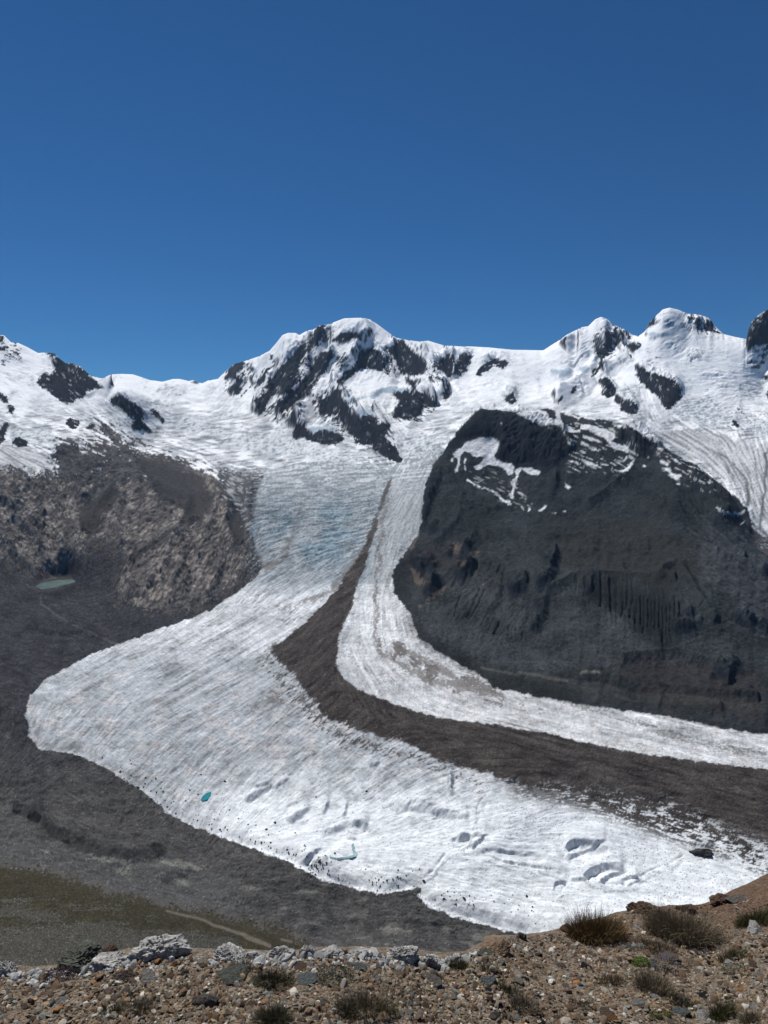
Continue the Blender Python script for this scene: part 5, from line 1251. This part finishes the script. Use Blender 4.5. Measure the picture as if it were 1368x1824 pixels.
UNIQUE = [
 (75, 1740, 26, 'tan', 'rounded tan stone near the left end of the ridge below the dark lichen rock', 1.2), (713, 1708, 34, 'brown', 'thick brown slab leaning in front of the white crumbly outcrop', .8),
 (262, 1712, 46, 'brown', 'long flat brown slab in front of the tall pale outcrop', .45), (365, 1785, 52, 'grey', 'big grey brown angular stone near the lower left, beside the orange stone', 1.1),
 (500, 1761, 25, 'tan', 'upright tan block standing next to a pale stone under the dark tussock', 1.5), (480, 1759, 20, 'palegrey', 'pale stone just left of the upright tan block', 1.0),
 (541, 1749, 52, 'bluegrey', 'wide blue grey slab with a pointed right end', .5), (412, 1744, 74, 'greengrey', 'broad low greenish grey slab, largest of the flat slabs left of centre', .4),
 (645, 1725, 28, 'bluegrey', 'short blue green stone below the crest left of the white crumbly outcrop', .6), (371, 1813, 26, 'orange', 'orange stone at the lower left under the big grey brown stone', .6),
 (865, 1700, 38, 'greengrey', 'greenish stone just right of the low dip in the crest', .6), (767, 1747, 54, 'grey', 'low ribbed grey stone below the yellow green tuft', .45),
 (780, 1763, 26, 'white', 'bright white flat stone in front of the low ribbed grey stone', .4), (872, 1749, 36, 'bluegrey', 'blue grey stone with pale top behind a dark brown one', .6),
 (850, 1760, 24, 'brown', 'dark brown block in front of the blue grey stone', .9), (920, 1737, 20, 'white', 'small white stone with another pale one just below it', .6),
 (922, 1748, 21, 'palegrey', 'pale stone with a dark stand-in shadow beside it right of centre', .8), (937, 1744, 12, 'dark', 'small black block standing in for the shadow right of two pale stones', 1.0),  # the black block stands in for the shadow beside the pale stones
 (1346, 1660, 42, 'white', 'large whitish rock below the green tussock at the right edge', 1.3), (1267, 1676, 22, 'grey', 'grey stone under the right corner of the widest tussock', .7),
 (1196, 1706, 38, 'pinktan', 'smooth pinkish brown stone above the purple flowers', .8), (1302, 1721, 26, 'white', 'white stone in the grass at the right below the whitish rock', .6),
 (1210, 1806, 36, 'bluegrey', 'round blue grey stone at the bottom right', 1.0), (1258, 1812, 42, 'white', 'large white stone at the bottom right beside the round blue grey one', 1.1),
 (1165, 1776, 15, 'white', 'small bright white stone in front of a dry tussock at the lower right', 1.0), (1090, 1820, 28, 'orange', 'orange brown slab at the bottom edge right of centre', .4),
 (1140, 1792, 38, 'palegrey', 'pale grey crumbly slab left of the small bright white stone', .6), (1298, 1769, 10, 'dark', 'tiny black stone alone on bare soil at the lower right', .8),
 (1080, 1807, 36, 'brown', 'brown slab above the orange brown slab at the bottom edge', .5), (1318, 1604, 52, 'grey', 'flat grey slab lying on the rusty bank at the right edge', .2),
 (239, 1776, 22, 'dark', 'round black stone above the dry grass at the lower left', 1.1), (143, 1732, 22, 'dark', 'black stone at the right end of the purple cushion plant', 1.0),
 (110, 1782, 26, 'palegrey', 'flat pale stone alone on the gravel at the left', .4), (266, 1748, 46, 'palegrey', 'broken pale grey stone below the tall outcrop', .7),
 (97, 1799, 16, 'white', 'small white stone near the lower left corner', .5), (1343, 1798, 20, 'white', 'white stone at the lower right corner above a pinkish one', .6), (1352, 1806, 14, 'pinktan', 'small pinkish stone at the lower right corner', .6),
 (1122, 1692, 17, 'bluegrey', 'small pale blue stone between the two biggest tussocks and the green moss', 1.0), (1142, 1688, 20, 'white', 'white stone just under the left foot of the widest tussock', .6), (1135, 1652, 18, 'white', 'pale stone between the two biggest tussocks', .7),
 (890, 1715, 22, 'palegrey', 'pale rounded stone right of the greenish stone', .7), (1010, 1735, 18, 'white', 'whitish stone in open gravel at the centre right', .7), (728, 1805, 22, 'palegrey', 'pale stone at the lower centre', .8), (460, 1815, 20, 'palegrey', 'pale stone at the bottom left of centre', .7)]
for (a, b, w, kd, lab, fl_) in UNIQUE:
    stone(a, b, w, kd, lab, flat=fl_)
# outcrops and larger crest rocks, each its own mesh
def outcrop(u, v, w, h, kind, label, seed, planes=30, depth=.7, name='rock_outcrop', top=None, lump=.10, y_back=0.0):
    rg = np.random.default_rng(seed); p = fg_at(u, v); r = w * .5 * p.y / FPX; rz = h * p.y / FPX * 1.2
    V, F = ICO[3]
    V = V.copy()
    import bmesh
    bm = bmesh.new(); bmesh.ops.create_icosphere(bm, subdivisions=5, radius=1.0)
    V = np.array([q.co[:] for q in bm.verts]); F = np.array([[q.index for q in f.verts] for f in bm.faces]); bm.free()
    n = rg.normal(size=(planes, 3)); n /= np.linalg.norm(n, axis=1)[:, None]; hh = rg.uniform(.5, 1.0, planes)
    rr = np.minimum(np.min(np.where(V @ n.T > .05, hh / np.maximum(V @ n.T, 1e-3), 9), axis=1), 1.1)
    a_, b_ = V[:, 0] * 2.2 + seed, V[:, 2] * 4.5 + V[:, 1] * 2.6
    lay = ridged(a_, b_, 4, seed)
    blk, bid = voro(V[:, 0] * 3.4 * (w / h) ** .5 + seed, V[:, 2] * 3.0 + V[:, 1] * 3.4 - seed, seed)
    rr = rr * (1 + .55 * lump * lay + .8 * lump * (bid - .5) + .5 * lump * fbm(V[:, 0] * 9 + seed, V[:, 2] * 11 + V[:, 1] * 8, 3, seed + 1)) + .015 * rg.normal(size=len(rr))
    P = V * rr[:, None] * np.array([r, r * depth, rz * 1.25])
    P[:, 2] = np.maximum(P[:, 2], -.9 * rz)
    if top is not None:
        P[:, 2] *= np.clip(1 + top * P[:, 0] / r, .2, 1.6)
    o = bpy.data.objects.new(name, py_mesh(name, P, F, SM2.get(kind, None) or SM[kind])); scene.collection.objects.link(o)
    o.location = (p.x, p.y + y_back, p.z - .05 * rz); o['label'] = label; o['category'] = 'rock'
    placed.append((u, v, w * .8))
    return o
SM2 = {'whiterock': simple_mat('white_veined_rock', (.36, .35, .325), .9, .25, 30.0, .75, 1.0, .02), 'lichen': simple_mat('dark_lichen_rock', (.080, .084, .068), .95, .2, 18.0, .6, .9, .03),
       'brownrock': simple_mat('rusty_brown_rock', (.085, .052, .036), .95, .2, 18.0, .5, .9, .02), 'tanrock': simple_mat('tan_rock', (.19, .135, .09), .95, .2, 18.0, .3, .7, .01)}
outcrop(272, 1702, 125, 34, 'whiterock', 'tall pale grey and white folded outcrop rising from the crest at the left', 11, lump=.14)
outcrop(200, 1716, 90, 16, 'whiterock', 'low grey white rock ramp leading up to the tall outcrop', 12, lump=.16, top=.4)
outcrop(8, 1732, 60, 18, 'whiterock', 'small white outcrop at the left edge of the crest', 13, lump=.16)
outcrop(408, 1706, 84, 16, 'whiterock', 'long low white outcrop left of centre on the crest', 14, lump=.16)
outcrop(458, 1707, 50, 10, 'whiterock', 'flat white outcrop continuing right of the long low one', 15, lump=.16)
outcrop(506, 1704, 58, 18, 'whiterock', 'white boulder with an overhung right side on the crest', 16)
outcrop(550, 1702, 34, 15, 'whiterock', 'small white block on the crest with a dry tuft on it', 17)
outcrop(588, 1703, 58, 11, 'whiterock', 'flat pale slab with a dark shadowed notch on the crest', 18)
outcrop(640, 1702, 56, 9, 'whiterock', 'thin pale ledge on the crest near the centre', 19, lump=.2)
outcrop(716, 1708, 92, 20, 'whiterock', 'white crumbly outcrop with rounded lumps at the centre of the crest', 20, lump=.2, planes=50)
outcrop(768, 1716, 60, 17, 'whiterock', 'lumpy white rocks falling away right of the crumbly outcrop', 21, lump=.22, top=-.4)
outcrop(134, 1724, 136, 25, 'lichen', 'dark lichen covered rock on the slope behind the left crest', 22, lump=.10, top=.5, y_back=.06)
outcrop(186, 1716, 46, 12, 'brownrock', 'brown rock joined to the right end of the dark lichen rock', 23, lump=.18, y_back=.05)
outcrop(884, 1690, 70, 11, 'tanrock', 'smooth tan rock at the crest right of the dip', 24, lump=.06)
outcrop(930, 1673, 26, 9, 'lichen', 'small dark rock on the crest right of the tan one', 25)
outcrop(1008, 1658, 34, 12, 'brownrock', 'dark brown rock at the left foot of the orange tussock', 26)
outcrop(1150, 1628, 90, 11, 'brownrock', 'low layered brown ledge between the two biggest tussocks', 27, lump=.22)
outcrop(1221, 1624, 56, 11, 'brownrock', 'rounded brown rock showing above the widest tussock', 28, lump=.08)
outcrop(1290, 1606, 60, 12, 'brownrock', 'crumbly brown ledge on the bank at the right', 29, lump=.2, top=.3)

# loose stones: the larger ones one by one, the rest as gravel
def free(u, v, w):
    return all((u - a) ** 2 + ((v - b) * 1.5) ** 2 > (.42 * (w + c)) ** 2 for a, b, c in placed)
KINDS = ['palegrey', 'grey', 'brown', 'tan', 'white', 'bluegrey', 'greengrey', 'pinktan', 'orange', 'dark']
KP = np.array([.13, .17, .33, .13, .07, .03, .02, .08, .02, .02]); KP /= KP.sum()
GL = {'white': 'small white stone loose in the foreground gravel', 'palegrey': 'small pale grey stone loose in the foreground gravel', 'grey': 'small mid grey stone loose in the foreground gravel', 'brown': 'small brown stone loose in the foreground gravel', 'tan': 'small tan stone loose in the foreground gravel',
      'bluegrey': 'small blue grey stone loose in the foreground gravel', 'greengrey': 'small greenish stone loose in the foreground gravel', 'pinktan': 'small pinkish stone loose in the foreground gravel', 'orange': 'small orange stone loose in the foreground gravel', 'dark': 'small black stone loose in the foreground gravel'}
cnt = 0
while cnt < 235:
    u = rngs.uniform(-60, 1430); v = rngs.uniform(1620, 1830)
    cv_ = np.interp(u, CU, CV)
    if v < cv_ + 8:
        continue
    w = float(np.clip(rngs.lognormal(2.75, .28), 12, 34))
    if not free(u, v, w):
        continue
    kd = KINDS[rngs.choice(10, p=KP)]
    stone(u, v, w, kd, GL[kd], 'loose %s stones' % kd, flat=float(rngs.uniform(.45, 1.1)), sink=.22); cnt += 1

def scatter_uv(n, rg, vmin=1600, vmax=1880, u0_=-300, u1_=1690, bias=None):
    U = rg.uniform(u0_, u1_, n * 3); V = rg.uniform(vmin, vmax, n * 3)
    k = V > np.interp(U, CU, CV) + 1.5
    U, V = U[k][:n], V[k][:n]
    s, T_ = px2(U, V); yc = np.interp(s, _s, YCs)
    lo = np.full(U.shape, 1.0); hi_ = yc.copy()
    for _ in range(18):
        mid = .5 * (lo + hi_); dd = T_ * mid - ground_z(s * mid, mid, False)
        lo = np.where(dd > 0, mid, lo); hi_ = np.where(dd > 0, hi_, mid)
    y = .5 * (lo + hi_); x = s * y
    return x, y, ground_z(x, y), U, V
def gravel(name, n, lo, hi, seed, sub, pale=False):
    rg = np.random.default_rng(seed)
    x, y, zz, U, V = scatter_uv(n, rg)
    if pale:
        near = (V - np.interp(U, CU, CV) < 4 + 26 * rg.uniform(size=len(U)) ** 2) & (U > -60) & (U < 850)
        x, y, zz, U, V = x[near], y[near], zz[near], U[near], V[near]
    n = len(x)
    sh = [facet_rock(rg, sub, 8, 1, rg.uniform(.6, 1), rg.uniform(.35, .8), .03) for _ in range(24)]
    r = np.clip(rg.lognormal(math.log(lo * 1.5), .45, n), lo, hi)
    cl = fbm(x / .35, y / .35, 3, seed)
    keep = rg.uniform(size=n) < (.30 + 1.0 * sstep(-.28, .22, cl)) 
    pal = np.array([STONE[k] for k in KINDS]) * np.array([1.06, 1.01, .91])
    VV, FF, CC = [], [], []; off = 0
    for i in np.where(keep)[0]:
        P, F = sh[i % 24]
        a = rg.uniform(0, 6.28); c, s_ = math.cos(a), math.sin(a); tx, ty = rg.normal(0, .35, 2)
        Q = P * r[i]
        Q = np.stack([Q[:, 0] * c - Q[:, 1] * s_, Q[:, 0] * s_ + Q[:, 1] * c, Q[:, 2]], 1)
        Q[:, 2] += Q[:, 0] * tx + Q[:, 1] * ty
        Q += (x[i], y[i], zz[i] + .1 * r[i])
        VV.append(Q); FF.append(F + off); off += len(P)
        c_ = pal[rg.choice(10, p=KP)] * rg.uniform(.5, 1.2)
        if pale:
            c_ = np.array([.33, .335, .33]) * rg.uniform(.6, 1.25)
        rustf = sstep(.34, .5, x[i] / y[i]) * sstep(3.7, 4.2, y[i])
        c_ = c_ * (1 - .6 * rustf) + np.array([.12, .07, .045]) * .6 * rustf
        CC.append(np.repeat(c_[None], len(P), 0))
    me = mesh_from(name, np.concatenate(VV), np.concatenate(FF), M_gravel, [('albedo', np.concatenate(CC))], None, False)
    link(name, me, kind='stuff', label='loose angular gravel covering the ridge')
M_gravel = simple_mat('mixed_gravel', (1, 1, 1), .92, .25, 90.0, .25, .4, .003, attr='albedo')
gravel('gravel', 2400, .011, .024, 71, 2)
gravel('gravel', 16500, .0065, .016, 74, 1)
gravel('gravel', 16500, .0036, .009, 72, 1)
gravel('gravel', 34000, .009, .034, 73, 2, pale=True)

# ------------------------------------------------------------------ grass tussocks and cushion plants
M_grass = bpy.data.materials.new('dry_mountain_grass'); M_grass.use_nodes = True
_nt = M_grass.node_tree; _b = _nt.nodes['Principled BSDF']; _a = attr_node(_nt, 'albedo')
_nt.links.new(_a.outputs['Color'], _b.inputs['Base Color']); _b.inputs['Roughness'].default_value = .7; _b.inputs['Specular IOR Level'].default_value = .2
PALG = {'orange': [(.20, .12, .05), (.24, .16, .08), (.12, .08, .04), (.09, .08, .04)], 'brown': [(.19, .15, .10), (.25, .205, .14), (.11, .095, .06), (.31, .26, .18)],
        'green': [(.085, .092, .038), (.12, .115, .05), (.19, .155, .085), (.06, .068, .03)], 'dry': [(.24, .20, .14), (.16, .13, .085), (.10, .08, .05), (.29, .25, .19)],
        'dark': [(.085, .085, .05), (.12, .11, .07), (.19, .155, .105), (.07, .068, .04)]}
def blades(x, y, zz, length, lean_dir, lean, width, cols, rg):
    n = len(x)
    t = np.array([0, .35, .7, 1.0]); wv = np.array([1, .85, .55, .0])
    side = rg.uniform(0, math.pi, n)
    P = []
    for k in range(4):
        bend = lean * (t[k] ** 1.7) * length
        cx = x + np.cos(lean_dir) * bend; cy = y + np.sin(lean_dir) * bend; cz = zz + length * t[k] * np.sqrt(np.maximum(1 - (lean * t[k]) ** 2 * .5, .15))
        wx_ = np.cos(side) * width * .5 * wv[k]; wy_ = np.sin(side) * width * .5 * wv[k]
        if k < 3:
            P.append(np.stack([cx - wx_, cy - wy_, cz], -1)); P.append(np.stack([cx + wx_, cy + wy_, cz], -1))
        else:
            P.append(np.stack([cx, cy, cz], -1))
    V = np.stack(P, 1).reshape(-1, 3)                      # 7 verts per blade
    tri = np.array([[0, 1, 3], [0, 3, 2], [2, 3, 5], [2, 5, 4], [4, 5, 6]])
    F = (tri[None] + 7 * np.arange(n)[:, None, None]).reshape(-1, 3)
    C = np.repeat(cols, 7, 0)
    return V, F, C
def tussock(u, v, w, h, pal, label, n=420, name='grass_tussock', cat='grass tussock', group=None, seed=0, spread=1.0):
    rg = np.random.default_rng(seed + int(u) * 7 + int(v)); p = fg_at(u, v); k = p.y / FPX
    R = w * .5 * k; H = h * k * .92
    q = np.sqrt(rg.uniform(0, 1, n)); a = rg.uniform(0, 6.283, n)
    clump = .75 + .5 * rg.uniform(size=9)[(a / 6.2832 * 9).astype(int) % 9]; wind = rg.uniform(0, 6.28)
    bx = p.x + np.cos(a) * q * R * .88 + rg.normal(0, .08 * R, n); by = p.y + np.sin(a) * q * R * .55
    bz = ground_z(bx, by) - .004
    L_ = H * np.clip(rg.normal(.75, .28, n), .2, 1.35) * (1 - .45 * q ** 2) * clump
    ld = a + rg.normal(0, .9, n) + .5 * np.sin(wind - a); ln = np.clip(.10 + .55 * q * spread + rg.normal(0, .30, n), 0, 1.15)
    pc = np.array(PALG[pal]); cols = pc[rg.integers(0, 4, n)] * rg.uniform(.6, 1.25, (n, 1))
    V, F, C = blades(bx, by, bz, L_, ld, ln, rg.uniform(.0011, .0022, n) * (p.y / 3), cols, rg)
    me = mesh_from(name, V - np.array(p), F, M_grass, [('albedo', C)], None, False)
    o = link(name, me, label=label, category=cat); o.location = p
    if group:
        o['group'] = group
    placed.append((u, v, w * .5))
TUS = [(1062, 1672, 120, 52, 'orange', 'big orange brown grass tussock against the white ice', 1500), (1216, 1672, 150, 62, 'brown', 'widest grey brown grass tussock, second from the right edge', 2000), (1350, 1644, 90, 34, 'green', 'green grass tussock cut by the right edge of the photo', 700),
       (815, 1722, 42, 28, 'green', 'yellow green tuft in the dip of the crest right of the white outcrop', 220), (487, 1752, 88, 34, 'dark', 'dark green and brown tussock above the upright tan block', 650), (430, 1727, 60, 22, 'brown', 'low brown tuft behind the broad greenish slab', 320),
       (487, 1822, 76, 40, 'dark', 'dark green bushy tussock at the bottom left of centre', 700), (616, 1808, 44, 34, 'dark', 'small dark green tuft inside the dry grass at the lower centre', 300), (648, 1798, 120, 44, 'dry', 'wide patch of dry straw coloured grass at the lower centre', 600),
       (208, 1810, 34, 24, 'green', 'small yellow green tuft at the lower left', 160), (252, 1800, 66, 32, 'dry', 'thin dry tuft right of the small yellow green one', 260), (692, 1812, 46, 36, 'green', 'greenish tuft at the bottom edge left of centre right', 220),
       (936, 1796, 66, 34, 'dry', 'pale dry tuft at the lower centre right', 300), (1164, 1766, 86, 40, 'brown', 'brown green tussock behind the small bright white stone', 520), (1214, 1790, 60, 26, 'dark', 'dark low tussock above the round blue grey stone', 260),
       (1286, 1812, 60, 42, 'green', 'green tussock right of the large white stone at the bottom', 420), (1336, 1822, 44, 34, 'brown', 'brownish tussock in the bottom right corner', 260), (1303, 1706, 56, 26, 'green', 'thin green tuft behind the white stone at the right', 220),
       (870, 1728, 36, 28, 'dry', 'upright dry tuft below the greenish stone', 140), (781, 1742, 28, 16, 'green', 'tiny green tuft behind the low ribbed grey stone', 110), (1086, 1752, 56, 30, 'brown', 'sparse brown tuft left of the green moss cushion', 220),
       (1165, 1692, 96, 22, 'brown', 'sparse low grass in front of the two biggest tussocks', 360), (552, 1700, 22, 14, 'dry', 'straw coloured tuft growing on the small white block', 90), (612, 1699, 18, 12, 'dark', 'small dark tuft on the crest beside the pale slab', 80),
       (700, 1772, 60, 20, 'brown', 'thin brown tuft at the centre of the gravel', 140), (905, 1768, 50, 24, 'green', 'loose green tuft left of the pale dry one', 160), (1040, 1790, 60, 22, 'dry', 'thin pale tuft left of the brown slabs', 150), (330, 1760, 40, 18, 'brown', 'small brown tuft left of the big grey brown stone', 110)]
for (a, b, w, h, pal, lab, n) in TUS:
    tussock(a, b, w, h, pal, lab, int(n * 2.6))
def cushion(u, v, w, h, cols, label, name, n=900, cat='plant', flower=None):
    rg = np.random.default_rng(int(u + v)); p = fg_at(u, v); k = p.y / FPX; R = w * .5 * k; H = h * k * .6
    d = rg.normal(size=(n, 3)); d /= np.linalg.norm(d, axis=1)[:, None]; d[:, 2] = np.abs(d[:, 2])
    c = d * np.array([R, R * .7, H]) * rg.uniform(.75, 1.05, (n, 1)); c[:, 2] += .002
    sz = rg.uniform(.002, .0048, n)
    t1 = np.cross(d, rg.normal(size=(n, 3))); t1 /= np.linalg.norm(t1, axis=1)[:, None]; t2 = np.cross(d, t1) * .6 + d * .5
    P = np.stack([c - t1 * sz[:, None] * .6, c + t1 * sz[:, None] * .6, c + t2 * sz[:, None] * 2], 1).reshape(-1, 3)
    F = np.arange(3 * n).reshape(n, 3)
    pc = np.array(cols)[rg.integers(0, len(cols), n)] * rg.uniform(.7, 1.25, (n, 1))
    root = bpy.data.objects.new(name, mesh_from(name, P, F, M_grass, [('albedo', np.repeat(pc, 3, 0))], None, False)); scene.collection.objects.link(root)
    root.location = p; root['label'] = label; root['category'] = cat
    if flower:
        m = 16; d = rg.normal(size=(m, 3)); d[:, 2] = np.abs(d[:, 2]) + .4; d /= np.linalg.norm(d, axis=1)[:, None]
        c = d * np.array([R, R * .7, H * 1.5]); VV, FF = [], []
        for i in range(m):
            base_i = len(VV)
            VV.append(tuple(c[i] + d[i] * .003))
            for g_ in range(6):
                aa_ = g_ * math.pi / 3; VV.append(tuple(c[i] + np.array([math.cos(aa_), math.sin(aa_), .15]) * .0055))
            FF += [(base_i, base_i + 1 + g_, base_i + 1 + (g_ + 1) % 6) for g_ in range(6)]
        fm = py_mesh('flower', np.array(VV), np.array(FF), flower)
        fo = bpy.data.objects.new('flowers', fm); scene.collection.objects.link(fo); fo.parent = root; fo['kind'] = 'stuff'
M_violet = simple_mat('violet_petals', (.07, .05, .13), .7, .2, 40, .3)
cushion(1142, 1719, 36, 13, [(.10, .16, .02), (.14, .20, .03), (.07, .12, .02)], 'bright green moss cushion left of the purple flowers', 'moss_cushion', 1500, 'moss')
cushion(1183, 1728, 62, 26, [(.06, .075, .06), (.09, .10, .075), (.05, .05, .055)], 'low grey green plant with small violet flowers beside the moss cushion', 'flowering_plant', 1300, 'plant', M_violet)
cushion(596, 1745, 80, 20, [(.075, .09, .07), (.10, .115, .09), (.05, .06, .045)], 'grey green mat of leaves right of the pointed blue grey slab', 'cushion_plant', 1700)
cushion(108, 1742, 66, 18, [(.060, .030, .038), (.085, .05, .055), (.035, .02, .024)], 'dark purple cushion plant near the left end of the ridge', 'cushion_plant', 1500)
cushion(220, 1745, 46, 14, [(.060, .034, .038), (.09, .06, .05), (.04, .03, .026)], 'smaller reddish cushion plant below the tall outcrop', 'cushion_plant', 800)
cushion(1168, 1814, 26, 9, [(.11, .12, .03), (.08, .09, .03)], 'yellow green moss cushion by the bottom edge at the right', 'moss_cushion', 500, 'moss')
cushion(1190, 1812, 20, 9, [(.12, .13, .03), (.08, .10, .03)], 'small yellow green moss cushion touching the round blue grey stone', 'moss_cushion', 400, 'moss')
cushion(1310, 1732, 50, 14, [(.065, .075, .055), (.09, .10, .07)], 'low grey green plant below the white stone at the right', 'cushion_plant', 700)
# thin single blades and dead stems everywhere
rg = np.random.default_rng(91)
x, y, zz, U, V = scatter_uv(9000, rg)
cl = fbm(x / .25, y / .25, 2, 640)
k = (cl > .02) & (rg.uniform(size=len(x)) < .9)
x, y, zz = x[k], y[k], zz[k]; n = len(x)
pc = np.array(PALG['brown'] + PALG['dry'] + PALG['green'])
V_, F_, C_ = blades(x, y, zz - .002, rg.uniform(.008, .034, n), rg.uniform(0, 6.28, n), rg.uniform(.1, .9, n), rg.uniform(.0012, .0024, n), pc[rg.integers(0, len(pc), n)] * rg.uniform(.6, 1.2, (n, 1)), rg)
link('dry_grass', mesh_from('dry_grass', V_, F_, M_grass, [('albedo', C_)], None, False), kind='stuff', label='thin dead grass stems between the stones')
